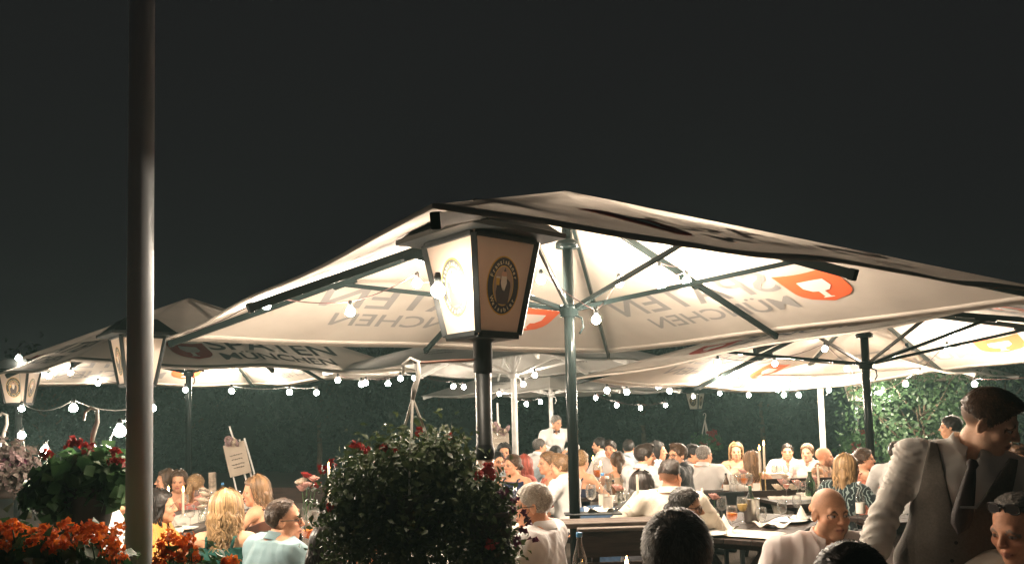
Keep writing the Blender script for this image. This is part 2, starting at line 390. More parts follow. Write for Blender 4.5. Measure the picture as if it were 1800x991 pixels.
def lamp(pos, rz, zb, label, scale=1., post_r=.038, detail=True, low=None, pane_m=None, metal=None):
    """pos on the ground, zb the height of the lantern's lower edge"""
    root = empty('street_lamp', pos, rz, label, 'street lamp', 'lantern street lamps')
    mt = metal or M_black; s = scale
    m = MB(); m.tube([(0, 0, 0), (0, 0, zb + .005)], post_r, 20); m.build('post', mt, root, True)
    if low:
        m = MB(); m.lathe([(post_r + .001, low - .02), (post_r + .006, low - .015), (post_r + .006, low - .004), (post_r + .009, low + .002), (post_r + .009, low + .024), (post_r + .006, low + .030), (post_r + .001, low + .05)], 24); m.build('post_collar', mt, root, True)
        m = MB(); m.tube([(0, 0, .0), (0, 0, low - .018)], post_r + .004, 20); m.build('post_sleeve', M_white_metal if False else mat('warm-lit post', (.34, .22, .14), .35, noise=(6, .3)), root, True)  # brown sleeve colour holds the warm light on the lower post
    m = MB(); m.lathe([(post_r + .001, .0), (.11 * s, .0), (.11 * s, .03), (post_r + .02, .06), (post_r + .012, .25), (post_r + .001, .26)], 20); m.build('post_foot', mt, root, True)
    m = MB(); m.lathe([(post_r + .001, zb - .16), (post_r + .006, zb - .155), (post_r + .006, zb - .02), (post_r + .03, zb - .002)], 20); m.build('neck', mt, root, True)
    b, t, h = .115 * s, .178 * s, .418 * s
    cor = lambda w, z: [Vector((x * w, y * w, z)) for x, y in ((-1, -1), (1, -1), (1, 1), (-1, 1))]
    lo, hi = cor(b, zb + .012), cor(t, zb + h)
    m = MB()
    for i in range(4):
        q = [lo[i] * 1, hi[i] * 1]; ax = (q[1] - q[0]).normalized(); rot = Matrix((Vector((0, 0, 1)).cross(ax).normalized(), ax.cross(Vector((0, 0, 1)).cross(ax)).normalized(), ax)).transposed() if ax.cross(Vector((0, 0, 1))).length > 1e-5 else None
        m.box((q[0] + q[1]) / 2, (.024 * s, .024 * s, (q[1] - q[0]).length), Matrix.Rotation(math.radians(0), 3, 'Z') @ rot, .003)
        for ring, zz, th in ((lo, 0, .022), (hi, 0, .022)):
            p0, p1 = ring[i], ring[(i + 1) % 4]; d = (p1 - p0); ang = math.atan2(d.y, d.x)
            m.box((p0 + p1) / 2 + Vector((0, 0, zz)), (d.length - .026 * s, .020 * s, th * s), Matrix.Rotation(ang, 3, 'Z'), .002)
    m.box((0, 0, zb + .0), (b * 1.98, b * 1.98, .012)); m.build('lantern_frame', mt, root)
    r0, r1 = .268 * s, .118 * s; z0 = zb + h + .012
    m = MB(); P = cor(r0, z0) + cor(r0, z0 + .022 * s) + cor(r0 * .93, z0 + .030 * s) + cor(r1 * 1.15, z0 + .140 * s) + cor(r1 * 1.05, z0 + .148 * s)
    fs = [(3, 2, 1, 0), (16, 17, 18, 19)]
    for q in range(4):
        for i in range(4): fs.append((q * 4 + i, q * 4 + (i + 1) % 4, q * 4 + 4 + (i + 1) % 4, q * 4 + 4 + i))
    m.add(P, fs); m.build('roof', mt, root)
    for i in range(4):
        A, B2, Ct, D = lo[i], lo[(i + 1) % 4], hi[(i + 1) % 4], hi[i]
        c = (A + B2 + Ct + D) / 4; X = (B2 - A).normalized(); Zv = ((Ct + D) / 2 - (A + B2) / 2).normalized(); Nn = X.cross(Zv).normalized()
        sh = lambda p: c + (p - c) * .965
        q = [sh(p) - Nn * .002 for p in (A, B2, Ct, D)] + [sh(p) - Nn * .006 for p in (A, B2, Ct, D)]
        m = MB(); m.add(q, [(0, 1, 2, 3), (7, 6, 5, 4), (0, 4, 5, 1), (1, 5, 6, 2), (2, 6, 7, 3), (3, 7, 4, 0)]); pane = m.build('pane', pane_m or M_pane, root)
        emblem_on_pane(pane, c - Nn * .0015 + Zv * .0, X, Zv, Nn, s * 1.0, detail)
    return root
p = at(848, 600, 3.7); LAMP1 = Vector((p.x, p.y, 0))
lamp(LAMP1, R(-9) + math.pi / 4 + R(5), p.z + .012, 'biggest black lantern lamp under the near umbrella, plants round its post', 1.06, .038, True, low=at(848, 800, 3.7).z)
p = at(241, 679, 6.9); lamp(Vector((p.x, p.y, 0)), R(40), p.z, 'black lantern half hidden behind the pale flagpole', 1.0, .035, True)
p = at(33, 711, 10.4); lamp(Vector((p.x, p.y, 0)), R(8), p.z, 'black lantern with a bright front pane, at the left edge by pale petunias', 1.02, .040, True)
M_pane_lit = mat('pale pane', (.80, .74, .64), .4, trans=.25)
p = at(1223, 720, 22); lamp(Vector((p.x, p.y, 0)), R(52), p.z, 'small far lantern with two pale panes in front of the dark hedge', 1.1, .05, False, pane_m=M_pane_lit, metal=M_iron)
p = at(1505, 707, 18.5); lamp(Vector((p.x, p.y, 0)), R(10), p.z, 'small far lantern beside the dark pole of the right umbrella', 1.08, .05, False, pane_m=M_pane_lit, metal=M_iron)

# flagpole in front at the left
p = at(245, 800, 3.0)
fp = empty('flagpole', (p.x, p.y, 0), 0, 'tall pale metal flagpole rising out of the picture at the left', 'flagpole')
m = MB(); m.tube([(0, 0, .0), (0, 0, 3.2), (0, 0, 7.5)], [.047, .0455, .030], 32); m.build('pole', M_flag, fp, True)
m = MB(); m.lathe([(.048, 0), (.12, 0), (.12, .02), (.06, .05), (.048, .3)], 24); m.build('pole_foot', M_flag, fp, True)
m = MB(); m.lathe([(.0, 7.5), (.05, 7.51), (.06, 7.56), (.04, 7.61), (.0, 7.62)], 16); m.build('finial', M_flag, fp, True)

# ------------------------------------------------------------------ ground, hedge, trees
m = MB(); m.add([(-200, -60, 0), (200, -60, 0), (200, 260, 0), (-200, 260, 0)], [(0, 1, 2, 3)]); g = m.build('ground', M_gravel); tag(g, kind='structure')
def leaf_cloud(P, Nrm, size, rng, jitter=.7, aspect=.55, fold=.25):
    """folded little leaf blades: 4 triangles each. P points, Nrm rough outward normals"""
    n = len(P); d = rng.normal(size=(n, 3)); nn = Nrm + jitter * rng.normal(size=(n, 3)); nn /= np.linalg.norm(nn, axis=1, keepdims=True) + 1e-9
    t = d - nn * (d * nn).sum(1, keepdims=True); t /= np.linalg.norm(t, axis=1, keepdims=True) + 1e-9; w = np.cross(nn, t)
    L = (size * (.6 + .8 * rng.random(n)))[:, None]
    a = P; b = P + t * L * .45 + w * L * aspect * .5 + nn * L * fold * .4; c = P + t * L - nn * L * fold * .5; e = P + t * L * .45 - w * L * aspect * .5 + nn * L * fold * .4; mid = P + t * L * .5
    V = np.stack([a, b, c, e, mid], 1).reshape(-1, 3); i = np.arange(n)[:, None] * 5
    F = np.concatenate([i + np.array([[0, 4, 1]]), i + np.array([[4, 2, 1]]), i + np.array([[4, 3, 2]]), i + np.array([[0, 3, 4]])], 0)
    return V, F
def clumps(c, rad, n, per, spread, rng, shell=.6):
    """points in clumps inside an ellipsoid, with outward normals"""
    d = rng.normal(size=(n, 3)); d /= np.linalg.norm(d, axis=1, keepdims=True); r_ = (shell + (1 - shell) * rng.random(n)) ** .8
    cc = np.array(c) + d * r_[:, None] * np.array(rad)
    P = np.repeat(cc, per, 0) + rng.normal(size=(n * per, 3)) * spread
    Nn = (P - np.array(c)) / np.array(rad); Nn /= np.linalg.norm(Nn, axis=1, keepdims=True) + 1e-9; Nn[:, 2] += .35
    return P, Nn
rng = np.random.default_rng(3)
n = 42000; x = rng.uniform(-24, 24, n)
bulge = .9 * np.sin(x * .9) + .6 * np.sin(x * 2.3 + 1) + .35 * np.sin(x * 5.1 + 2)
top = 3.75 + .3 * np.sin(x * .7 + 2) + .35 * np.sin(x * 2.9) + .25 * np.sin(x * 7.7)
z = rng.random(n) ** .9 * top; y = 27 - 1.0 * bulge + .7 * (z / 4) ** 2 + rng.normal(size=n) * .22 + .25 * np.sin(z * 4 + x * 3)
V, Fq = leaf_cloud(np.c_[x, y, z], np.tile([[0, -1, .5]], (n, 1)).astype(float), .26, rng)
hd = np_mesh('hedge', V, Fq, M_hedge, smooth=False); tag(hd, 'tall dark leafy hedge closing off the garden behind the guests', 'hedge', kind='stuff')
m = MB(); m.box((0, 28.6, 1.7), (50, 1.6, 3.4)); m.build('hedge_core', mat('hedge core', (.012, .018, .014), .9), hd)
def tree(pos, h, rad, ncl, per, size, mt, label, group=None, seed=1, trunk_r=.09, crown_z=.62, spread=.22, name='tree', nb=7):
    rg = np.random.default_rng(seed); root = empty(name, pos, 0, label, 'tree', group); rd = random.Random(seed)
    m = MB(); fork = h * .34
    m.tube([(0, 0, 0), (.03, .02, fork * .5), (.0, .05, fork), (.06, .02, h * .7)], [trunk_r, trunk_r * .85, trunk_r * .7, trunk_r * .3], 8); m.build('trunk', M_bark, root, True)
    for i in range(nb):
        a = 2.4 * i + rd.random(); z0 = fork + (h * .3) * i / nb; rr = rad * (.55 + .4 * rd.random())
        e = Vector((math.cos(a) * rr, math.sin(a) * rr, z0 + h * (.18 + .2 * rd.random())))
        m = MB(); b0 = Vector((.01, .03, z0)); m.tube([b0, b0.lerp(e, .5) + Vector((0, 0, -.06)), e], [trunk_r * .42, trunk_r * .28, trunk_r * .08], 6)
        m.build('limb', M_bark, root, True)
    P, Nn = clumps((0, 0, h * crown_z), (rad, rad, h * (1 - crown_z) * 1.0), ncl, per, spread, rg, .45)
    V, F = leaf_cloud(P, Nn, size, rg); o = np_mesh('crown', V, F, mt, root, smooth=False); o['kind'] = 'stuff'
    return root
for i, (px, d, h, rd_) in enumerate(((70, 24, 4.1, 1.7), (330, 25, 4.4, 1.8), (560, 23.5, 4.6, 1.7), (745, 22, 4.6, 1.6), (1130, 24.5, 4.9, 1.9), (1340, 23.5, 4.7, 1.7))):
    p = at(px, 760, d); tree((p.x, p.y, 0), h, rd_, 150, 24, .20, M_hedge, ['broad dark tree behind the leftmost lantern', 'dark bushy tree behind the left umbrella pole', 'dark tree beyond the easel with the tilted board', 'slim dark tree beyond the hanging basket hook', 'dark tree behind the small far lantern', 'low dark tree behind the thick white pole on the right'][i], 'dark trees along the hedge', 20 + i)
p = at(1625, 800, 12.6); tree((p.x, p.y, 0), 2.55, 1.25, 170, 26, .085, M_shrub, 'bright green shrubby tree lit by bulbs behind the bending waiter', None, 41, .05, .60, .16, 'tree', 11)
p = at(1770, 800, 14.5); tree((p.x, p.y, 0), 3.0, 1.3, 90, 22, .13, M_hedge, 'dim shrubby tree at the right edge behind the waiter\'s head', None, 42, .05, .6, .18)

HZ = None
def glare_veil():  # added teal volume imitating lens glare round the bulbs, not mist in the air
    m = bpy.data.materials.new('lens glare veil'); m.use_nodes = True; nt = m.node_tree; nt.nodes.remove(nt.nodes['Principled BSDF'])
    v = nt.nodes.new('ShaderNodeVolumePrincipled'); v.inputs['Color'].default_value = (.62, 1., .95, 1); v.inputs['Density'].default_value = .0023; v.inputs['Anisotropy'].default_value = .3
    nt.links.new(v.outputs[0], nt.nodes['Material Output'].inputs['Volume'])
    b = MB(); b.box((0, 14, 3.9), (60, 50, 9.8)); o = b.build('glare_veil', m); o['kind'] = 'stuff'
glare_veil()

# ------------------------------------------------------------------ strings of lit bulbs
BULB_ME = {}
def bulb_mesh(r, m, key):
    if key in BULB_ME: return BULB_ME[key]
    b = MB(); prof = [(.0, -r)] + [(r * math.cos(a), r * math.sin(a)) for a in np.linspace(-1.2, .95, 7)] + [(r * .42, r * 1.12)]
    b.lathe(prof, 12); o = b.build('bulb', m, None, True); me = o.data; bpy.data.objects.remove(o); BULB_ME[key] = me; return me
def string_lights(label, pts, r=.031, m=None, key='near', cable=None, sag=.05, ends=(), dim=None):
    """pts: bulb centres in order; the cable runs a socket's length above them"""
    root = empty('string_light', pts[0], 0, label, 'string lights', 'strings of lit bulbs')
    o0 = Vector(pts[0]); m = m or M_bulb; top = Vector((0, 0, r + .040))
    line = []; allp = ([Vector(ends[0]) - top] if len(ends) > 0 and ends[0] is not None else []) + [Vector(p) for p in pts] + ([Vector(ends[1]) - top] if len(ends) > 1 and ends[1] is not None else [])
    for a, b in zip(allp, allp[1:]):
        for i in range(6):
            f = i / 6; line.append(a.lerp(b, f) + top - Vector((0, 0, sag * 4 * f * (1 - f) * min(1, (b - a).length))) - o0)
    line.append(allp[-1] + top - o0)
    c = MB(); c.tube(line, .0042, 5); c.build('cable', cable or M_cable, root, True)
    for p in pts:
        b = link('bulb', bulb_mesh(r, M_bulb_dim, 'dim') if dim is not None and (Vector(p) - dim).length < .01 else bulb_mesh(r, m, key), root, Vector(p) - o0)
        k = ('socket', r)
        if k not in BULB_ME:
            s = MB(); s.lathe([(.0, r * 1.02), (r * .5, r * 1.02), (r * .55, r * 1.9), (r * .35, r * 2.6), (.0, r * 2.65)], 10); so = s.build('socket', M_black, None, True); BULB_ME[k] = so.data; bpy.data.objects.remove(so)
        link('socket', BULB_ME[k], b)
def under(C, lst, drop):
    out = []
    for q in lst:
        dd = q[2] if len(q) > 2 else drop
        p = C.hit(q[0], q[1], dd)
        if p is None: p = at(q[0], q[1], C.cy - .5)
        out.append(p)
    return out
H = C_main.hit
string_lights('string of lit bulbs under the left half of the big near umbrella, to the lantern', under(C_main, [(468, 536, .22), (616, 548, .35), (733, 498, .35)], .2) + [at(770, 511, 3.45)], ends=(at(300, 590, 6.6), None), dim=at(770, 511, 3.45))
string_lights('string of lit bulbs round the pole of the big near umbrella', [at(951, 492, 6.0), at(1048, 562, 5.75)] + under(C_main, [(1088, 498, .42), (1163, 503, .44), (1207, 494, .42), (1240, 428, .32)], .2), m=M_bulb_mid, key='mid')
string_lights('short string with one bulb high under the big near umbrella', under(C_main, [(1160, 478, .35)], .2) + [at(1230, 470, 6.9)], m=M_bulb_mid, key='mid')
string_lights('bulbs inside the right umbrella to the left of its pole', under(C_B, [(1262, 637, .2), (1362, 639, .25), (1450, 613, .2), (1489, 648, .5), (1502, 666, .5)], .2), .034, M_bulb_far, 'farb')
string_lights('low string of bulbs along the far rim of the right umbrella', under(C_B, [(1265, 668, .12), (1298, 672, .14), (1366, 684, .1), (1378, 694, .16), (1390, 677, .2), (1423, 667, .2), (1457, 685, .16)], .15))
string_lights('string of bulbs from the right umbrella to the green shrubby tree', [at(1665, 612, 9.6), at(1592, 675, 10.4), at(1546, 691, 12.5), at(1504, 724, 18.2)])
string_lights('string of bulbs over the bending waiter by the bright tree', [at(1713, 675, 9.8), at(1850, 665, 9.4)])
string_lights('string of bulbs over the guests in the middle, left of the right umbrella', [at(1067, 686, 10.5), at(1102, 689, 10.6), at(1157, 679, 10.8), at(1177, 687, 11.5), at(1219, 697, 17), at(1265, 691, 15), at(1316, 694, 14), at(1404, 694, 13)], .036, M_bulb_far, 'far')
string_lights('lower string of small bulbs in front of the dark hedge in the middle', [at(1047, 699, 13.5), at(1084, 712, 14), at(1126, 717, 14.5), at(1170, 712, 15)], .036, M_bulb_far, 'far')
string_lights('string of bulbs round the white poles in the middle', [at(940, 659, 11.5), at(920, 675, 12), at(878, 692, 13.5), at(906, 706, 14), at(925, 710, 14.2), at(950, 706, 14.5)], .036, M_bulb_far, 'far')
string_lights('string of bulbs left of the big lantern post, against the hedge', [at(594, 668, 11), at(635, 675, 11.2), at(643, 673, 11.6), at(682, 674, 11.4), at(704, 665, 11.5), at(728, 664, 12), at(797, 679, 12.5), at(815, 680, 13)], .036, M_bulb_far, 'far')
string_lights('bulbs inside the left umbrella right of its pole', under(C_A, [(357, 659, .3), (411, 655, .2), (440, 638, .2), (472, 645, .2), (474, 666, .1)], .2), .028)
string_lights('string of three bulbs hanging low past the left umbrella', [at(407, 687, 11), at(509, 689, 11), at(556, 690, 11.2)], .036, M_bulb_far, 'far', cable=M_cablew)
string_lights('bulbs inside the left umbrella left of its pole', under(C_A, [(85, 661, .15), (124, 655, .2), (172, 674, .1)], .2) + [at(326, 685, 11.5)], .036, M_bulb_far, 'far')
string_lights('string of bulbs from the left edge lantern towards the flagpole', [at(33, 629, 10.2), at(38, 718, 10.1), at(129, 717, 7.6), at(268, 717, 8.6)], .036, M_bulb_far, 'far', cable=M_cablew, sag=.10)
string_lights('pale cable with two bright bulbs over the geranium basket, left of the flagpole', [at(38, 765, 7.2), at(80, 791, 6.0), at(211, 758, 4.6)], .029, cable=M_cablew, sag=.30, ends=(None, at(250, 700, 4.6)))

# ------------------------------------------------------------------ people: one smooth body surface each, grown from a field of tapered limbs
f32 = np.float32
def A3(*v): return np.array(v, f32)
def cap(a, b, ra, rb=None, k=.02, M=None): return dict(t='c', a=np.asarray(a, f32), b=np.asarray(b, f32), ra=ra, rb=ra if rb is None else rb, k=k, op='+')
def ell(c, r, k=.02, rot=None, op='+'): return dict(t='e', c=np.asarray(c, f32), r=np.asarray(r, f32), R=None if rot is None else np.asarray(rot, f32), k=k, op=op)
def cut(fn, k=0): return dict(t='f', fn=fn, op='cut', k=k)
def p_eval(q, P):
    if q['t'] == 'c':
        ab = q['b'] - q['a']; t = np.clip(((P - q['a']) @ ab) / max(float(ab @ ab), 1e-9), 0, 1)
        d = P - q['a'] - t[..., None] * ab
        return np.sqrt((d * d).sum(-1)) - (q['ra'] + (q['rb'] - q['ra']) * t)
    if q['t'] == 'e':
        d = P - q['c']
        if q['R'] is not None: d = d @ q['R']
        k0 = np.sqrt(((d / q['r']) ** 2).sum(-1)); k1 = np.sqrt(((d / q['r'] ** 2) ** 2).sum(-1)) + 1e-9
        return k0 * (k0 - 1) / k1
    return q['fn'](P)
def p_bound(q):
    if q['t'] == 'c': return (q['a'] + q['b']) / 2, float(np.linalg.norm(q['a'] - q['b'])) / 2 + max(q['ra'], q['rb'])
    if q['t'] == 'e': return q['c'], float(q['r'].max())
    return None, 0
def field(prims, P):
    d = np.full(P.shape[:-1], 1e3, f32)
    for q in prims:
        v = p_eval(q, P); k = q['k']
        if q['op'] == '+':
            if k > 0: h = np.clip(.5 + .5 * (d - v) / k, 0, 1); d = d + (v - d) * h - k * h * (1 - h)
            else: d = np.minimum(d, v)
        elif q['op'] == '-':
            h = np.clip(.5 - .5 * (d + v) / k, 0, 1); d = d + (-v - d) * h + k * h * (1 - h)
        else: d = np.maximum(d, v)
    return d
def net(prims, h, lo, hi):
    """surface net of the field; only blocks near the surface are sampled"""
    lo = np.asarray(lo, f32); B = 8; nb = np.maximum(1, np.ceil((np.asarray(hi) - lo) / (h * B)).astype(int))
    g = [np.arange(n) for n in nb]; bi = np.stack(np.meshgrid(*g, indexing='ij'), -1).reshape(-1, 3)
    cen = lo + (bi + .5).astype(f32) * (h * B); rb = h * B * .87
    dc = field(prims, cen); act = np.abs(dc) < rb * 1.35 + .02
    D = np.repeat(np.repeat(np.repeat(dc.reshape(nb), B, 0), B, 1), B, 2)
    D = np.pad(D, ((0, 1),) * 3, mode='edge'); D = np.where(D > 0, 1., -1.).astype(f32)
    bi = bi[act]; cen = cen[act]; r9 = np.arange(B + 1); off = np.stack(np.meshgrid(r9, r9, r9, indexing='ij'), -1).reshape(-1, 3)
    d = np.full((len(bi), (B + 1) ** 3), 1e3, f32)
    for q in prims:
        c, rad = p_bound(q)
        sel = np.arange(len(bi)) if c is None else np.nonzero(np.linalg.norm(cen - c, axis=1) - rad < rb + q['k'] + .015)[0]
        if not len(sel): continue
        P = lo + (bi[sel][:, None, :] * B + off[None]).astype(f32) * h
        v = p_eval(q, P); dd = d[sel]; k = q['k']
        if q['op'] == '+':
            if k > 0: hh = np.clip(.5 + .5 * (dd - v) / k, 0, 1); dd = dd + (v - dd) * hh - k * hh * (1 - hh)
            else: dd = np.minimum(dd, v)
        elif q['op'] == '-':
            hh = np.clip(.5 - .5 * (dd + v) / k, 0, 1); dd = dd + (-v - dd) * hh + k * hh * (1 - hh)
        else: dd = np.maximum(dd, v)
        d[sel] = dd
    ix = (bi[:, None, :] * B + off[None]).reshape(-1, 3); D[ix[:, 0], ix[:, 1], ix[:, 2]] = d.ravel()
    S = D < 0; n = np.array(D.shape) - 1
    cnt = np.zeros(n, np.int8)
    cs = [(a, b, c) for a in (0, 1) for b in (0, 1) for c in (0, 1)]
    for a, b, c in cs: cnt += S[a:a + n[0], b:b + n[1], c:c + n[2]]
    I = np.stack(np.nonzero((cnt > 0) & (cnt < 8)), 1)
    if not len(I): return np.zeros((0, 3), f32), np.zeros((0, 4), np.int32)
    pos = np.zeros((len(I), 3), f32); num = np.zeros(len(I), f32)
    val = {c: D[I[:, 0] + c[0], I[:, 1] + c[1], I[:, 2] + c[2]] for c in cs}
    for a in cs:
        for ax in range(3):
            if a[ax]: continue
            b = tuple(1 if i == ax else a[i] for i in range(3)); x, y = val[a], val[b]; m = (x < 0) != (y < 0)
            t = np.where(m, x / np.where(m, x - y, 1), 0); q = np.array(a, f32) + np.zeros((len(I), 3), f32); q[:, ax] += t
            pos += q * m[:, None]; num += m
    V = lo + (I + pos / num[:, None]) * h
    ID = np.full(n, -1, np.int32); ID[I[:, 0], I[:, 1], I[:, 2]] = np.arange(len(I))
    Fs = []
    for ax in range(3):
        u, w = (ax + 1) % 3, (ax + 2) % 3; sl = [slice(1, n[i]) for i in range(3)]; sl[ax] = slice(0, n[ax])
        s0 = S[tuple(sl)]; s2 = list(sl); s2[ax] = slice(1, n[ax] + 1); s1 = S[tuple(s2)]
        E = np.stack(np.nonzero(s0 != s1), 1)
        if not len(E): continue
        inn = s0[E[:, 0], E[:, 1], E[:, 2]]; E = E + [0 if i == ax else 1 for i in range(3)]
        def c_(du, dw):
            J = E.copy(); J[:, u] += du; J[:, w] += dw; return ID[J[:, 0], J[:, 1], J[:, 2]]
        qd = np.stack([c_(-1, -1), c_(0, -1), c_(0, 0), c_(-1, 0)], 1); qd[~inn] = qd[~inn][:, ::-1]; Fs.append(qd)
    Fq = np.concatenate(Fs); Fq = Fq[(Fq >= 0).all(1)]
    return V.astype(f32), Fq.astype(np.int32)
def smooth_v(V, Fq, it=1, lam=.5):
    for _ in range(it):
        acc = np.zeros_like(V); c = np.zeros(len(V), f32)
        for i in range(4):
            for j in (1, 3): np.add.at(acc, Fq[:, i], V[Fq[:, (i + j) % 4]]); np.add.at(c, Fq[:, i], 1)
        V = V + lam * (acc / np.maximum(c, 1)[:, None] - V)
    return V
def normals(V, Fq):
    n = np.cross(V[Fq[:, 2]] - V[Fq[:, 0]], V[Fq[:, 3]] - V[Fq[:, 1]]); N = np.zeros_like(V)
    for i in range(4): np.add.at(N, Fq[:, i], n)
    return N / (np.linalg.norm(N, axis=1, keepdims=True) + 1e-9)
def wav(P, fr, seed):
    """cheap smooth noise -1..1"""
    r_ = np.random.default_rng(seed); o = np.zeros(len(P), f32)
    for i in range(5):
        k = r_.normal(size=3); k = k / np.linalg.norm(k) * fr * (.6 + .35 * i); o += np.sin(P @ k.astype(f32) + r_.random() * 6.28) / (1 + .5 * i)
    return o / 2.2
def rx(a): c, s = math.cos(a), math.sin(a); return np.array([[1, 0, 0], [0, c, -s], [0, s, c]], f32)
def ry(a): c, s = math.cos(a), math.sin(a); return np.array([[c, 0, s], [0, 1, 0], [-s, 0, c]], f32)
def rz(a): c, s = math.cos(a), math.sin(a); return np.array([[c, -s, 0], [s, c, 0], [0, 0, 1]], f32)

_hands = {}
def hand_mesh(pose, h=.0042):
    """right hand: wrist at 0, fingers along +y, palm facing -z, thumb towards -x"""
    if pose in _hands: return _hands[pose]
    curl = dict(flat=(.10, .15), relaxed=(.38, .45), grip=(1.0, 1.15))[pose]
    P = [ell((0, .045, 0), (.040, .052, .015), .012), cap((0, -.03, 0), (0, .02, 0), .024, .026, .02)]
    for x, y, L, spread in ((-.029, .088, .074, -.08), (-.010, .094, .083, -.02), (.010, .091, .077, .04), (.028, .082, .060, .11)):
        p = np.array([x, y, 0], f32); a = curl[0]; r_ = .0090
        for i, f in enumerate((.45, .32, .23)):
            dv = np.array([math.sin(spread) * math.cos(a), math.cos(a), -math.sin(a)], f32); q = p + dv * L * f
            P.append(cap(p, q, r_, r_ * .9, .004)); p = q; r_ *= .9; a += curl[1] * (1.1 if i == 0 else .8)
    t0, t1, t2, t3 = (-.022, .022, -.004), (-.050, .050, -.014), (-.058, .080, -.022), (-.056, .102, -.030)
    if pose == 'grip': t2, t3 = (-.048, .078, -.036), (-.026, .094, -.048)
    P += [cap(t0, t1, .016, .012, .012), cap(t1, t2, .0115, .0100, .004), cap(t2, t3, .0100, .0080, .004)]
    V, Fq = net(P, h, (-.09, -.06, -.11), (.07, .20, .04)); V = smooth_v(V, Fq, 1, .4); _hands[pose] = (V, Fq); return V, Fq

SKIN = dict(tan=(.74, .385, .230), fair=(.78, .48, .325), red=(.76, .375, .225), pale=(.78, .52, .37), olive=(.63, .34, .20))
HAIRC = dict(mixgrey=(.30, .265, .225), black=(.016, .011, .009), dark=(.030, .018, .012), brown=(.085, .045, .024), light=(.22, .125, .060), blond=(.37, .225, .105), grey=(.26, .235, .21), white=(.52, .47, .40), saltpepper=(.10, .085, .075))
def head_prims(T, female, jaw=1.):
    """T maps head-frame points to body-frame; returns primitives of skull, face, ears"""
    R_, o = T; X = lambda *p: R_ @ A3(*p) + o
    E = lambda c, r, k=.02, rot=None, op='+': ell(X(*c), r, k, R_ if rot is None else R_ @ rot, op)
    K = lambda a, b, ra, rb=None, k=.02: cap(X(*a), X(*b), ra, rb, k)
    w = .95 if female else 1.
    P = [E((0, -.013, .036), (.074 * w, .094, .084), .02), E((0, .026, -.034), (.056 * w, .062, .080), .03), E((0, .064, -.097), (.024 * jaw, .020, .020), .03)]
    for s in (-1, 1):
        P += [E((s * .050 * w, .022, -.062), (.018 * jaw, .030, .026), .03), E((s * .042 * w, .056, -.026), (.024, .022, .020), .022)]
    P.append(K((-.034, .077, .020), (.034, .077, .020), .013 if not female else .011, None, .018))
    for s in (-1, 1): P.append(E((s * .032, .101, .001), (.0165, .017, .0115), .010, None, '-'))
    for s in (-1, 1): P.append(E((s * .0315, .0765, .000), (.0125, .0125, .0125), .003))
    P += [K((0, .087, .012), (0, .1085, -.026), .0075, .0115, .010), K((-.011, .098, -.031), (.011, .098, -.031), .0088, None, .006)]
    P += [K((-.019, .083, -.0615), (0, .0925, -.0575), .0055, .0062, .006), K((.019, .083, -.0615), (0, .0925, -.0575), .0055, .0062, .006),
          K((-.017, .082, -.069), (0, .0905, -.071), .0055, .0075, .006), K((.017, .082, -.069), (0, .0905, -.071), .0055, .0075, .006)]
    for s in (-1, 1):
        er = ry(s * -.12) @ rz(s * .45)
        P += [E((s * .076 * w, -.006, -.006), (.0085, .019, .032), .008, er), E((s * .0835 * w, -.002, -.004), (.0055, .010, .017), .004, er, '-')]
    return P
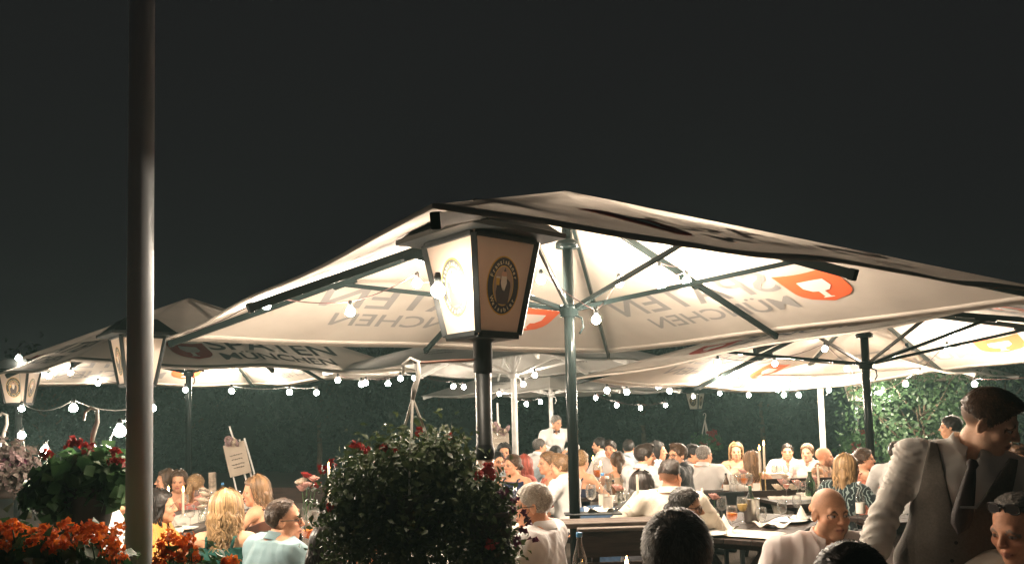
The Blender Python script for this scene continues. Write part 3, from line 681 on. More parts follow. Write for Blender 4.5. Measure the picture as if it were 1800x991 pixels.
def head_colors(V, T, skin, hairc, female, beard=None, fade=None, makeup=False, gaze=0.):
    R_, o = T; q = (V - o) @ R_; x, y, z = q[:, 0], q[:, 1], q[:, 2]; C = np.tile(np.array(skin, f32), (len(V), 1))
    inh = (np.abs(z) < .16) & (np.abs(x) < .11) & (np.abs(y) < .14)
    C *= (1 + .06 * wav(q, 60, 5))[:, None]
    def mixm(m, c, f=1.): nonlocal C; m = (m * f * inh)[:, None]; C = C * (1 - m) + np.array(c, f32) * m
    red = np.exp(-(((np.abs(x) - .045) / .022) ** 2 + ((z + .025) / .022) ** 2)) * (y > .03); mixm(red, (.60, .20, .13), .35)
    mixm(np.exp(-((x / .014) ** 2 + ((z + .028) / .014) ** 2)) * (y > .085), (.60, .20, .13), .35)
    lip = np.clip(1.3 - (x / .024) ** 2 - ((z + .0645) / .0105) ** 2, 0, 1) * (y > .06); mixm(np.minimum(lip * 2, 1), (.52, .12, .10) if female else (.46, .18, .13), .85)
    mixm((np.abs(z + .0642) < .0018) & (np.abs(x) < .022) & (y > .06), (.10, .03, .02), .9)
    ex = np.abs(x) - .0315
    eye = ((ex / .0135) ** 2 + ((z - .0005) / .0054) ** 2 < 1) & (y > .05); lid = ((ex / .0165) ** 2 + ((z - .0015) / .0090) ** 2 < 1) & (y > .05)
    mixm(lid, (.12, .06, .04) if female else (.30, .14, .085), .75); mixm(eye, (.46, .40, .36)); xe = np.where(x > 0, x - .0315, x + .0315) - gaze
    mixm(((xe / .0068) ** 2 + ((z - .0008) / .0064) ** 2 < 1) & (y > .05), (.035, .02, .012))
    bw = (np.abs(np.abs(x) - .033) < .019) & (np.abs(z - .0235 + 6 * (np.abs(x) - .030) ** 2 * 10) < (.0038 if female else .0058)) & (y > .045); mixm(bw, np.array(hairc) * .8, .85)
    if beard is not None:
        b = np.clip((-.030 - z + .55 * np.maximum(0, .05 - y) * 0) / .02, 0, 1) * np.clip((y - .0 + .02) / .02, 0, 1) * (z > -.145)
        b = np.maximum(b, ((np.abs(z + .047) < .008) & (np.abs(x) < .028) & (y > .06)) * 1.0)
        b *= 1 - np.minimum(lip * 2, 1); mixm(b * (.75 + .25 * wav(q, 300, 2)), beard[0], beard[1])
    if fade is not None:
        f = np.clip(-(.76 * (y - .060) - .65 * (z - .062)) / .03, 0, 1) * np.clip((z + .060) / .050, 0, 1) * (np.abs(x) < .08); mixm(f, fade[0], fade[1])
    return np.clip(C, 0, 1)

def hair_prims(kind):
    """head-frame primitives of the hair mass"""
    up = .012
    def base(dx, back=0., low=-.055, front=(.072, .062), temple=True):
        fy, fz = front
        P = [ell((0, -.014, .038), (.0745 + dx, .0945 + dx, .085 + dx), .02)]
        P.append(cut(lambda p: np.minimum(.80 * (p[..., 1] - fy) - .60 * (p[..., 2] - fz), 9)))
        P.append(cut(lambda p: (low - p[..., 2]) + np.maximum(0, p[..., 1] + .03) * .95))
        return P
    if kind in ('short', 'crop'): return base(.010 if kind == 'short' else .006, front=(.070, .064))
    if kind == 'thick': return base(.017, front=(.078, .060))
    if kind == 'quiff':
        P = base(.011, front=(.078, .062)); P.insert(1, ell((0, .045, .108), (.052, .05, .030), .02)); return P
    if kind == 'receding': return base(.008, front=(.032, .075))
    if kind == 'ring':
        P = base(.006, front=(.030, .030)); P.append(cut(lambda p: p[..., 2] - .045 - .2 * np.maximum(0, -p[..., 1] - .05))); return P
    if kind == 'fadetop':
        P = base(.0035, front=(.073, .066)); P.append(cut(lambda p: .004 - p[..., 2] - .3 * p[..., 1])); P.insert(1, ell((0, .012, .094), (.057, .078, .036), .03)); return P
    fr = dict(front=(.062, .066), low=-.075)
    if kind == 'updo': return base(.014, **fr)[:1] + [ell((0, -.105, .030), (.040, .036, .040), .02)] + base(.014, **fr)[1:]
    if kind == 'lowbun': return base(.012, **fr)[:1] + [ell((0, -.118, -.020), (.042, .034, .036), .015)] + base(.012, **fr)[1:]
    if kind == 'ponytail': return base(.012, **fr) + [ell((0, -.108, .040), (.026, .03, .026), .02), cap((0, -.125, .035), (0, -.150, -.05), .026, .034, .02), cap((0, -.150, -.05), (0, -.140, -.16), .034, .014, .02)]
    if kind == 'lowtail': return base(.013, **fr) + [cap((0, -.105, -.03), (.01, -.125, -.09), .030, .030, .03), cap((.01, -.125, -.09), (.04, -.12, -.20), .028, .010, .02)]
    L = dict(long=.24, bob=.14, curly=.25, straight=.25)[kind]; b = base(.016, front=(.060, .066), low=-.11)
    ms = [ell((0, -.055, -.03), (.088, .062, .10), .03), cap((-.045, -.085, -.04), (-.05, -.095, -.06 - L * .62), .050, .034, .04), cap((.045, -.085, -.04), (.05, -.095, -.06 - L * .62), .050, .034, .04)]
    if kind == 'curly': ms += [ell((0, -.06, -.09), (.125, .085, .12), .04)]
    for s in (-1, 1): ms.append(cap((s * .076, -.005, .02), (s * .082, -.02, -.06 - L * .35), .022, .020, .03))
    fc = cut(lambda p: np.where((np.abs(p[..., 0]) < .066) & (p[..., 2] < .07), .80 * (p[..., 1] - .030) , -1.))
    return b[:1] + ms + [b[1], fc]
_hair_cache = {}
def hair_mesh(kind, near):
    key = (kind, near)
    if key not in _hair_cache:
        h = .0045 if near else .0085
        V, Fq = net(hair_prims(kind), h, (-.15, -.19, -.42), (.15, .15, .17)); _hair_cache[key] = (smooth_v(V, Fq, 1), Fq)
    return _hair_cache[key]
LONG = dict(long=.27, bob=.13, curly=.24, straight=.27)
def hair_build(kind, color, near, seed, wave=.012):
    rg = np.random.default_rng(seed); V, Fq = hair_mesh(kind, near); N = normals(V, Fq)
    amp = dict(curly=.011).get(kind, .0035 if kind not in LONG else .006)
    V2 = V + N * (amp * wav(V * np.array([1, 1, .45 if kind in LONG and kind != 'curly' else 1], f32), 170 if kind != 'curly' else 95, seed))[:, None]
    base = np.array(color, f32); C = np.clip(base * (.75 + .22 * wav(V * np.array([1, 1, .12 if kind in LONG else .6], f32), 260, seed + 1))[:, None], 0, 1)
    VV = [V2]; FF = [Fq]; CC = [C]; off = len(V2)
    # strands lying on the mass, as slim blades
    n = (5200 if near else 900) if kind not in LONG else 0
    if n:
        i = rg.integers(0, len(V2), n); p = V2[i]; nn = N[i]
        crown = np.array([0, -.055, .125], f32); t = p - crown; fwd = np.array([0, .55, -.25], f32) if kind in ('quiff', 'thick', 'short', 'crop', 'fadetop') else np.array([0, -1., -.3], f32)
        top = np.clip((p[:, 2:3] - .07) / .03, 0, 1); t = t * (1 - top) + (t * .6 + fwd * .12) * top
        t = t + rg.normal(size=t.shape) * .02; t -= nn * (t * nn).sum(1, keepdims=True); t /= np.linalg.norm(t, axis=1, keepdims=True) + 1e-9
        w = np.cross(nn, t); L = (dict(crop=.010, fadetop=.016, ring=.014, receding=.018).get(kind, .026) * (.6 + .8 * rg.random(n)))[:, None]; wd = (.0016 if near else .004) * (.7 + .6 * rg.random(n))[:, None]
        a = p - nn * .001; lift = ((.0012 + .0038 * rg.random((n, 1)) ** 2) if near else (.002 + .004 * rg.random((n, 1))))
        q = np.stack([a - w * wd, a + w * wd, a + t * L * .6 + nn * lift + w * wd * .6, a + t * L * .6 + nn * lift - w * wd * .6], 1).reshape(-1, 3)
        VV.append(q); FF.append(np.arange(4 * n).reshape(-1, 4)[:, ::1] + off); c = np.repeat(np.clip(base * (.55 + .95 * rg.random((n, 1))), 0, 1), 4, 0); CC.append(c); off += len(q)
    else:
        n = 420 if near else 110; K = 14; L0 = LONG[kind]
        az = (rg.random(n) * 2 - 1) * 1.95; th0 = .12 + rg.random(n) * 1.1; Ln = L0 * (.65 + .5 * rg.random(n)); ph = rg.random(n) * 6.28
        lay = rg.random(n) * .010; P = np.zeros((n, K, 3), f32); rr = np.array([.0905, .1105, .101], f32)
        for k in range(K):
            f = k / (K - 1); th = np.minimum(th0 + f * 3.2, 1.62); over = np.maximum(0, (th0 + f * 3.2 - 1.62) / 3.2 / np.maximum(1 - (1.62 - th0) / 3.2, .05))
            e = (rr[None] + lay[:, None] + .004) * np.stack([np.sin(th) * np.sin(az), -np.sin(th) * np.cos(az), np.cos(th)], 1)
            e[:, 1] -= .014; e[:, 2] += .038; dz = over * Ln; e[:, 2] -= dz
            side = np.abs(np.sin(az)); e[:, 0] *= 1 - .10 * over * side + .05 * over; e[:, 1] += np.where(np.cos(az) < .2, -.04 * over, -.012 * over)
            wv = wave * np.minimum(over * 3, 1); e[:, 0] += wv * np.sin(dz * 52 + ph); e[:, 1] += wv * .7 * np.cos(dz * 47 + ph * 1.7)
            P[:, k] = e
        tan = np.gradient(P, axis=1); ax = P.mean(1, keepdims=True) * np.array([1, 1, 0], f32) * .0; out = P - np.array([0, -.03, 0], f32); out[..., 2] = 0; out /= np.linalg.norm(out, axis=-1, keepdims=True) + 1e-9
        w = np.cross(tan, out); w /= np.linalg.norm(w, axis=-1, keepdims=True) + 1e-9; wid = (.0052 if near else .009) * np.linspace(1, .35, K)[None, :, None] * (.6 + .8 * rg.random((n, 1, 1)))
        q = np.stack([P - w * wid, P + out * wid * .45, P + w * wid], 2).reshape(-1, 3)
        ii = (np.arange(n)[:, None, None] * K + np.arange(K - 1)[None, :, None]) * 3
        f1 = np.stack([ii[..., 0], ii[..., 0] + 1, ii[..., 0] + 4, ii[..., 0] + 3], -1).reshape(-1, 4); f2 = f1 + 1
        VV.append(q); FF += [f1 + off, f2 + off]; c = np.clip(base * (.50 + 1.0 * rg.random((n, 1))), 0, 1); CC.append(np.repeat(c, K * 3, 0)); off += len(q)
    return np.concatenate(VV), np.concatenate(FF), np.concatenate(CC)

CLOTH = {}
def cloth_mat(color, kind='plain'):
    key = (tuple(color), kind)
    if key in CLOTH: return CLOTH[key]
    m = mat('cloth %d' % len(CLOTH), color, .85, spec=.25, noise=(7, .10), bump=(420, .18), sheen=.25, trans=.08 if sum(color) > 1.2 else 0)
    if kind != 'plain':
        N = m.node_tree.nodes; L = m.node_tree.links; b = N['Principled BSDF']; tc = N.new('ShaderNodeTexCoord')
        if kind == 'swirl':
            t = N.new('ShaderNodeTexWave'); t.inputs['Scale'].default_value = 9; t.inputs['Distortion'].default_value = 9; t.inputs['Detail'].default_value = 1; t.inputs['Detail Scale'].default_value = 1.6; o = t.outputs['Fac']; pal = [(.0, (.012, .02, .022)), (.80, (.012, .02, .022)), (.88, (.20, .27, .26)), (1., (.24, .30, .28))]
        elif kind == 'floral':
            t = N.new('ShaderNodeTexVoronoi'); t.inputs['Scale'].default_value = 24; o = t.outputs['Color']; pal = [(.0, (.10, .045, .025)), (.3, (.36, .16, .06)), (.55, (.07, .045, .03)), (.8, (.52, .34, .20)), (1., (.30, .10, .05))]
        else:
            t = N.new('ShaderNodeTexNoise'); t.inputs['Scale'].default_value = 45; o = t.outputs[0]; pal = [(.0, (.02, .02, .022)), (.48, (.02, .02, .022)), (.56, (.34, .36, .38)), (1., (.05, .05, .055))]
        L.new(tc.outputs['Object'], t.inputs['Vector']); rp = N.new('ShaderNodeValToRGB'); L.new(o, rp.inputs[0]); el = rp.color_ramp.elements
        while len(el) < len(pal): el.new(.5)
        for e, (ps, c) in zip(el, pal): e.position = ps; e.color = (*c, 1)
        L.new(rp.outputs[0], b.inputs['Base Color'])
    CLOTH[key] = m; return m
def two_bone(S, Wt, L1, L2, hint):
    d = Wt - S; D = float(np.linalg.norm(d)); mx = (L1 + L2) * .995
    if D > mx: Wt = S + d * mx / D; d = Wt - S; D = mx
    u = d / D; a = (L1 ** 2 - L2 ** 2 + D * D) / (2 * D); hh = math.sqrt(max(L1 * L1 - a * a, 0)); n = np.asarray(hint, f32); n = n - u * float(n @ u); n /= np.linalg.norm(n) + 1e-9
    return S + u * a + n * hh, Wt
def person(label, px, py, d, yaw, face=None, pitch=0., roll=0., sex='m', hair=('short', 'dark'), skin='tan', top=('shirt', (.78, .76, .72)), lean=.12, side=0.,
           arms=None, stand=False, beard=None, fade=None, glasses=None, res='far', legs=(.03, .03, .035), wave=.012, collar=None, sc=1., hands=('relaxed', 'relaxed'), bulk=1.0, slim=1., gaze=0., extra=None, jaw=1.):
    """px, py: photo pixel of the head's centre; d: distance; yaw: 0 looks away, 90 to the right, 180 at the camera"""
    fem = sex == 'f'; H = at(px, py, d); face = yaw if face is None else face; va = math.degrees(math.atan2(H.x, H.y)); yaw += va; face += va; rg = abs(hash((px, py))) % 10000
    h = dict(near=.0052, mid=.0075, far=.0105)[res]
    Rt = ry(side) @ rx(-lean); sw = (.168 if fem else .200) * (1 + (bulk - 1) * .5)
    neck0 = Rt @ A3(0, -.012, .505); Rh = rz(-R(face - yaw)) @ rx(pitch) @ ry(roll)
    hc = neck0 + A3(0, 0, .012) + Rt @ A3(0, .012, .0) + Rh @ A3(0, .022, .105)
    hp = H.z - float(hc[2]) * sc; T = (Rh, hc)
    G = lambda p: Rt @ np.asarray(p, f32)
    # ---- skeleton, pelvis at the origin
    Sh = [G((s * sw, -.012, .435)) for s in (-1, 1)]   # -1 left of the body, +1 right
    arms = arms or [((-.20, .34, .13), (-1, -.3, -.5)), ((.20, .34, .13), (1, -.3, -.5))]
    L1, L2 = (.275, .235) if fem else (.295, .25); EL = []; WR = []
    for i in (0, 1):
        e, w = two_bone(Sh[i], np.array(arms[i][0], f32), L1, L2, arms[i][1]); EL.append(e); WR.append(w)
    def torso(g):
        w = .88 if fem else 1.04 * bulk; g = g + (bulk - 1) * .10
        P = [ell(G((0, 0, .02)), (.165 + g, .118 + g, .13 + g), .05, Rt), ell(G((0, .0, .17)), (.135 * w + g, .095 + g, .15 + g), .06, Rt), ell(G((0, .004, .33)), (.162 * w + g, .108 + g, .165 + g), .06, Rt),
             cap(G((-sw + .02, -.012, .432)), G((sw - .02, -.012, .432)), .052 + g, None, .05)]
        for s in (-1, 1): P.append(cap(G((0, -.018, .508)), G((s * sw * .72, -.014, .450)), .040 + g, .040 + g, .04))
        if fem:
            for s in (-1, 1): P.append(ell(G((s * .070, .088, .315)), (.062 + g, .055 + g, .060 + g), .04, Rt))
        else: P.append(ell(G((0, .045, .12)), (.115 + g, .085 + g, .12 + g), .06, Rt))
        return P
    def arm(i, g, upto=1., fore=1.):
        ua, ub, fb = (.044, .037, .025) if fem else (.056 * bulk * slim, .046 * bulk * slim, .031); P = []
        e = Sh[i] + (EL[i] - Sh[i]) * min(1, upto); P.append(cap(Sh[i], e, ua + g, ub + (ua - ub) * (1 - min(1, upto)) + g, .035))
        if upto >= 1: P += [cap(EL[i], EL[i] + (WR[i] - EL[i]) * .35, ub + g, ub * 1.0 + g, .03), cap(EL[i] + (WR[i] - EL[i]) * .3, EL[i] + (WR[i] - EL[i]) * fore, ub * .98 + g, fb + g + (ub - fb) * (1 - fore), .03)]
        return P
    nk = [cap(neck0 - Rt @ A3(0, .0, .03), hc + Rh @ A3(0, -.022, -.075), .056 if not fem else .047, .052 if not fem else .044, .035)]
    body = torso(-.012 if top[0] != 'strap' else -.003) + nk + arm(0, 0) + arm(1, 0) + head_prims(T, fem, jaw)
    al = np.array([*Sh, *EL, *WR, hc]); lo = np.minimum(al.min(0) - .16, -.20); hi = np.maximum(al.max(0) + .16, .20); hi[2] = max(hi[2], hc[2] + .15); lo[2] = min(-.13, lo[2])
    V, Fq = net(body, h, lo, hi); V = smooth_v(V, Fq, 1, .3)
    C = head_colors(V, T, SKIN[skin], HAIRC[hair[1]], fem, beard, fade, gaze=gaze)
    for i in (0, 1):
        hv, hf = hand_mesh(hands[i]); q = hv.copy()
        if i == 0: q[:, 0] *= -1; hf = hf[:, ::-1]
        y = WR[i] - EL[i]; y = y / np.linalg.norm(y); z = A3(0, 0, 1) - y * y[2]
        if np.linalg.norm(z) < .25: z = A3(-1 if i == 0 else 1, .2, 0); z = z - y * float(z @ y)
        z /= np.linalg.norm(z); x = np.cross(y, z); Mh = np.stack([x, y, z], 1)
        q = (q * (.92 if fem else 1.03)) @ Mh.T + WR[i]; Fq = np.concatenate([Fq, hf + len(V)]); V = np.concatenate([V, q]); C = np.concatenate([C, np.tile(np.array(SKIN[skin], f32), (len(q), 1))])
    root = np_mesh('person', V * sc, Fq, M_skin, None, C)
    hw = Vector((float(hc[0]), float(hc[1]), 0)) * sc; a = -R(yaw); hw.rotate(Matrix.Rotation(a, 3, 'Z'))
    # the thing's origin is the ground below the pelvis
    root.data.transform(Matrix.Translation((0, 0, hp))); root.location = (H.x - hw.x, H.y - hw.y, 0); root.rotation_euler.z = a
    tag(root, label, 'person', 'guests and waiters at the party')
    def child(name, V, Fq, m, col=None): return np_mesh(name, V * sc + A3(0, 0, hp), Fq, m, root, col)
    # ---- clothes
    kind, colr = top[0], top[1]; pat = top[2] if len(top) > 2 else 'plain'; cm = cloth_mat(colr, pat); hcl = h * 1.15
    zc = lambda p, c, n: (p - G(c)) @ (Rt @ A3(*n))
    def fold(V, Fq, amp, seed):
        N = normals(V, Fq); dd = np.zeros(len(V), f32)
        for i in (0, 1):   # rings of creases along the sleeves
            for a_, b_ in ((Sh[i], EL[i]), (EL[i], WR[i])):
                ab = b_ - a_; L_ = float(np.linalg.norm(ab)); t = ((V - a_) @ ab) / L_ / L_; rd_ = np.linalg.norm(V - a_ - t[:, None] * ab, axis=1)
                m = np.clip(1 - np.maximum(rd_ - .05, 0) / .03, 0, 1) * ((t > -.05) & (t < 1.05)); near_el = .35 + .9 * (np.exp(-((t - (1 if a_ is Sh[i] else 0)) / .35) ** 2))
                dd += m * near_el * (np.sin(t * L_ * 105 + 6.5 * wav(V, 19, seed + i)) + .5 * wav(V, 70, seed + 3 * i)) * .50
        ch = .6 * wav(V * A3(1, 1, .45), 42, seed + 7) + 1.0 * (1 - 2.2 * np.abs(wav(V * A3(1., 1, .7), 26, seed + 9))) + .35 * wav(V, 90, seed + 4); dd = np.where(np.abs(dd) > .05, dd, ch)
        return V + N * (amp * dd)[:, None]
    if kind in ('shirt', 'blouse', 'tee', 'vest'):
        sl = dict(shirt=1., blouse=.95, tee=.62, vest=1.)[kind]; g = .013
        P = torso(g) + (arm(0, g + .001, 1., .97) + arm(1, g + .001, 1., .97) if sl > .9 else arm(0, g + .006, sl) + arm(1, g + .006, sl))
        P.append(cut(lambda p: zc(p, (0, -.005, .528), (0, -.42, .9)) ))
        vy = collar if collar is not None else (.05 if kind != 'vest' else 0)
        if vy: P.append(cut(lambda p: np.where(zc(p, (0, 0, 0), (0, 1, 0)) > 0, zc(p, (0, 0, 0), (0, 0, 1)) - (.475 - vy) - np.abs(zc(p, (0, 0, 0), (1, 0, 0))) * 2.0, -1.)))
        if sl < .9: 
            for i in (0, 1):
                dv = (EL[i] - Sh[i]) / np.linalg.norm(EL[i] - Sh[i]); e = Sh[i] + (EL[i] - Sh[i]) * (sl + .12); P.append(cut(lambda p, e=e, dv=dv: np.where(np.linalg.norm(p - e, axis=-1) < .11, (p - e) @ dv, -1.)))
        P.append(cut(lambda p: -.10 - p[..., 2]))
        v, f = net(P, hcl, lo - .02, hi); v = smooth_v(v, f, 1, .4); v = fold(v, f, .0068, rg); child('shirt', v, f, cm)
        if kind != 'tee' or collar:
            # folded collar: stand and fall, open at the front
            n = 26; pts = []; op = .30 if vy else .10
            for r_, dz, tilt in ((.060, -.012, .0), (.066, .030, .0), (.072, .034, .0), (.092, -.012, .022), (.094, -.016, .022), (.070, -.004, .0)):
                for j in range(n):
                    a_ = math.pi / 2 + op + (2 * math.pi - 2 * op) * j / (n - 1); fr = max(0, math.sin(a_)); pt = 1 - min(1, min(j, n - 1 - j) / 3.)
                    pts.append(G((r_ * math.cos(a_) * 1.03, r_ * math.sin(a_) * .98 - .012 + .016 * fr, .515 - .040 * fr + dz - tilt * fr - pt * tilt * .9)))
            q = np.array(pts, f32); fq = np.array([(k * n + j, k * n + j + 1, (k + 1) * n + j + 1, (k + 1) * n + j) for k in range(5) for j in range(n - 1)], np.int32); child('collar', q, fq, cm)
    elif kind == 'strap':
        zt = top[3] if len(top) > 3 else .375; P = torso(.008) + [cut(lambda p: zc(p, (0, 0, zt), (0, -.10, 1)) - .35 * np.maximum(0, np.abs(zc(p, (0, 0, 0), (1, 0, 0))) - .10) * (1 if zt > .4 else 0)), cut(lambda p: -.10 - p[..., 2]), cut(lambda p: np.abs(zc(p, (0, 0, 0), (1, 0, 0))) - .148)]
        v, f = net(P, hcl, lo - .02, hi); v = smooth_v(v, f, 1, .3); v = fold(v, f, .0025, rg); child('dress', v, f, cm)
        for s in (-1, 1):
            b = MB()
            for q0, q1 in (((s * .085, .105, zt - .01), (s * .095, -.015, .478)), ((s * .095, -.015, .478), (s * .080, -.10, zt - .01))):
                a_, b_ = Vector(G(q0)), Vector(G(q1)); mid = a_.lerp(b_, .5) + Vector(G((0, .03 if q0[1] > .05 else -.03, .02)))
                b.tube([a_ * sc + Vector((0, 0, hp)), mid * sc + Vector((0, 0, hp)), b_ * sc + Vector((0, 0, hp))], .010, 6)
            b.build('strap', cm, root, True)
    # ---- legs and feet, bent to the ground for those who sit
    hz = -hp / sc; P = []; S2 = []
    for s in (-1, 1):
        hip = A3(s * .085, 0, -.02); knee = A3(s * .11, .02 if stand else .40, hz * .50 if stand else .0); ank = A3(s * .115, .0 if stand else .40, hz + .08)
        P += [cap(hip, knee, .088, .060, .04), cap(knee, ank, .058, .046, .03)]; S2 += [cap(ank - A3(0, .03, .045), ank + A3(0, .13, -.05), .040, .034, .03)]
    P.append(ell((0, 0, .0), (.172, .125, .12), .05))
    v, f = net(P, .020, (-.30, -.25, hz - .05), (.30, .65, .16)); v = smooth_v(v, f, 1); child('skirt' if fem and kind == 'strap' else 'trousers', v, f, cloth_mat(legs if not (fem and kind == 'strap') else colr))
    v, f = net(S2, .018, (-.25, -.2, hz - .05), (.25, .70, hz + .16)); child('shoes', v, f, M_black)
    # ---- hair and glasses in the head's own frame
    if hair[0] != 'none':
        v, f, c = hair_build(hair[0], HAIRC[hair[1]], res == 'near', rg + 3, wave)
        child('hair', v @ Rh.T + hc, f, M_hair, c)
    if glasses:
        b = MB(); X = lambda *p: Vector((Rh @ A3(*p) + hc) * sc) + Vector((0, 0, hp))
        dz, dy = (0., 0.) if glasses != 'onhead' else (.098, -.035)
        for s in (-1, 1):
            rim = [X(s * .034 + .025 * np.sign(math.cos(a_)) * abs(math.cos(a_)) ** .6, .099 - abs(s * .034 + .025 * math.cos(a_)) * .18 + dy, -.004 + .018 * np.sign(math.sin(a_)) * abs(math.sin(a_)) ** .6 + dz) for a_ in np.linspace(0, 2 * math.pi, 17)]
            b.tube(rim, .0022 if glasses != 'onhead' else .003, 6, False)
            b.tube([X(s * .058, .088 + dy, .004 + dz), X(s * .077, .05 + dy, .006 + dz * .95), X(s * .082, -.012 + dy, .006 + dz * .8), X(s * .080, -.03 + dy, -.012 + dz * .8)], .0022, 5)
        b.tube([X(-.010, .100 + dy, .002 + dz), X(.010, .100 + dy, .002 + dz)], .0022, 5); go = b.build('glasses', M_specs, root, True)
        if glasses == 'onhead':
            for s in (-1, 1):
                b = MB(); rim = [X(s * .034 + .025 * math.cos(a_), .1005 - abs(s * .034 + .025 * math.cos(a_)) * .18 + dy, -.004 + .019 * math.sin(a_) + dz) for a_ in np.linspace(0, 2 * math.pi, 17)[:-1]]; b.add(rim, [tuple(range(16))]); b.build('lens', M_lens, go)
    info = dict(root=root, G=G, Rt=Rt, hc=hc, Rh=Rh, hp=hp, sc=sc, child=child, net=net, torso=torso, zc=zc, lo=lo, hi=hi, h=hcl, WR=WR, EL=EL, Sh=Sh)
    if extra: extra(info)
    return info

# ------------------------------------------------------------------ the guests and waiters
HAIRC['red'] = (.40, .085, .055)
WHITE, CREAM, PALE, BLACKC = (.80, .78, .75), (.74, .68, .58), (.55, .66, .72), (.016, .017, .020)
AWAY = [((-.22, .36, .12), (-1, -.3, -.5)), ((.22, .36, .12), (1, -.3, -.5))]
def waiter_extra(I):
    G, zc = I['G'], I['zc']
    # grey-brown waistcoat with a deep V, worn over the shirt
    P = I['torso'](.024) + [cut(lambda p: np.abs(zc(p, (0, 0, 0), (1, 0, 0))) - .150 - .25 * np.maximum(0, .30 - zc(p, (0, 0, 0), (0, 0, 1)))), cut(lambda p: zc(p, (0, 0, .497), (0, 0, 1))), cut(lambda p: -.125 - p[..., 2]),
        cut(lambda p: np.where(zc(p, (0, .0, 0), (0, 1, 0)) > -.02, .78 * (zc(p, (0, 0, 0), (0, 0, 1)) - .205) - np.maximum(0, np.abs(zc(p, (0, 0, 0), (1, 0, 0)))) * 1.9, -1.) - 0.0)]
    v, f = net(P, I['h'] * .9, I['lo'] - .04, I['hi']); v = smooth_v(v, f, 2, .4); N = normals(v, f); v = v + N * (.0022 * wav(v * A3(1, 1, .6), 40, 4))[:, None]
    o = I['child']('waistcoat', v, f, mat('waistcoat wool', (.125, .105, .085), .9, noise=(120, .25), bump=(350, .3), sheen=.2))
    hp, sc = I['hp'], I['sc']; X = lambda *p: Vector(G(p)) * sc + Vector((0, 0, hp))
    b = MB()   # necktie: knot and blade
    prof = [(.013, .470, .092), (.022, .455, .103), (.015, .438, .108), (.022, .40, .118), (.030, .33, .139), (.036, .26, .149), (.030, .225, .152), (.0, .19, .152)]
    vs = []; fs = []
    for w, z, y in prof:
        vs += [X(-w, y + .018, z), X(-w * .5, y + .027, z), X(w * .5, y + .027, z), X(w, y + .018, z), X(0, y + .006, z)]
    for i in range(len(prof) - 1):
        for j in range(5): fs.append((i * 5 + j, i * 5 + (j + 1) % 5, i * 5 + 5 + (j + 1) % 5, i * 5 + 5 + j))
    b.add(vs, fs); t = b.build('necktie', mat('necktie', (.030, .018, .016), .6, bump=(200, .2)), I['root'], True)
    b = MB(); b.box(X(-.012, .172, .30), (.052, .006, .008), I['Rt'] and None if False else None); b.build('tie_clip', M_steel, t)
    for k, z in enumerate((.16, .09, .02)):
        b = MB(); b.lathe([(0, .003), (.007, .002), (.007, 0)], 10); o2 = b.build('button', M_black, o); o2.location = X(0, .166, z); o2.rotation_euler = (-math.pi / 2, 0, 0)
def bow_extra(I):
    X = lambda *p: Vector(I['G'](p)) * I['sc'] + Vector((0, 0, I['hp'])); b = MB()
    for s in (-1, 1): b.add([X(0, .10, .475), X(s * .055, .098, .505), X(s * .055, .098, .445), X(0, .112, .475), X(s * .055, .112, .505), X(s * .055, .112, .445)], [(0, 1, 2), (3, 5, 4), (0, 3, 4, 1), (1, 4, 5, 2), (2, 5, 3, 0)])
    b.build('bow_tie', mat('bow tie', (.06, .03, .025), .6), I['root'])
P_ = person
P_('grey haired man seen from behind at the bottom edge, close to the camera', 1191, 985, 2.15, 4, hair=('thick', 'mixgrey'), top=('shirt', WHITE), res='near', lean=.08)
P_('bald man in a pale open-collared shirt turning his head to the right', 1459, 902, 3.9, 172, face=150, skin='tan', bulk=1.15, hair=('none', 'dark'), top=('shirt', (.78, .70, .68)), res='near', fade=((.30, .20, .15), .25), collar=.10, lean=.05, gaze=-.003, jaw=1.15, pitch=-.05, beard=((.34, .22, .17), .22), arms=[((-.22, .28, .02), (-1, -.3, -.4)), ((.24, .26, .02), (1, -.3, -.4))])
P_('dark haired head rising just above the bottom edge, before the bald man', 1500, 1050, 2.0, 8, hair=('thick', 'dark'), top=('shirt', (.3, .3, .32)), res='near')
P_('young waiter in grey waistcoat and tie, bending over the guests on the right', 1738, 741, 3.05, 174, face=98, pitch=-.42, roll=.16, side=-.24, skin='fair', bulk=.97, slim=.86, hair=('fadetop', 'brown'), fade=((.085, .05, .032), .9), top=('shirt', (.80, .75, .68)), lean=.06, stand=True, res='near', collar=.055,
   arms=[((-.27, .20, -.03), (-1, -.6, -.2)), ((.31, .12, -.12), (1, -.7, -.1))], legs=(.07, .06, .05), extra=waiter_extra)
P_('grey haired man with sunglasses pushed up on his head, bottom right corner', 1790, 930, 2.9, 190, face=214, pitch=-.22, hair=('receding', 'grey'), skin='red', top=('shirt', CREAM), glasses='onhead', res='near', lean=.12, jaw=1.1)
P_('white haired man with glasses in a white shirt, arms folded, beside the dark pole', 936, 889, 4.4, -72, face=-88, pitch=-.10, bulk=1.15, hair=('crop', 'white'), skin='red', top=('shirt', (.82, .79, .78)), glasses=True, res='near', lean=.02, collar=.07, arms=[((.10, .25, .17), (-1, .1, -.7)), ((-.12, .29, .20), (1, .1, -.7))], hands=('flat', 'flat'), jaw=1.1)
P_('balding man with glasses in a light blue shirt, facing right beside the plant', 500, 914, 4.8, 62, face=97, bulk=1.25, hair=('receding', 'brown'), fade=((.12, .07, .045), .6), skin='red', top=('shirt', (.28, .42, .45)), glasses=True, res='near', lean=.30, jaw=1.15, collar=0.)
P_('woman with long wavy blonde hair and green dress, seen from behind', 400, 897, 5.2, 22, sex='f', hair=('long', 'blond'), skin='tan', top=('strap', (.012, .085, .065), 'plain', .40), res='near', wave=.020, lean=.16)
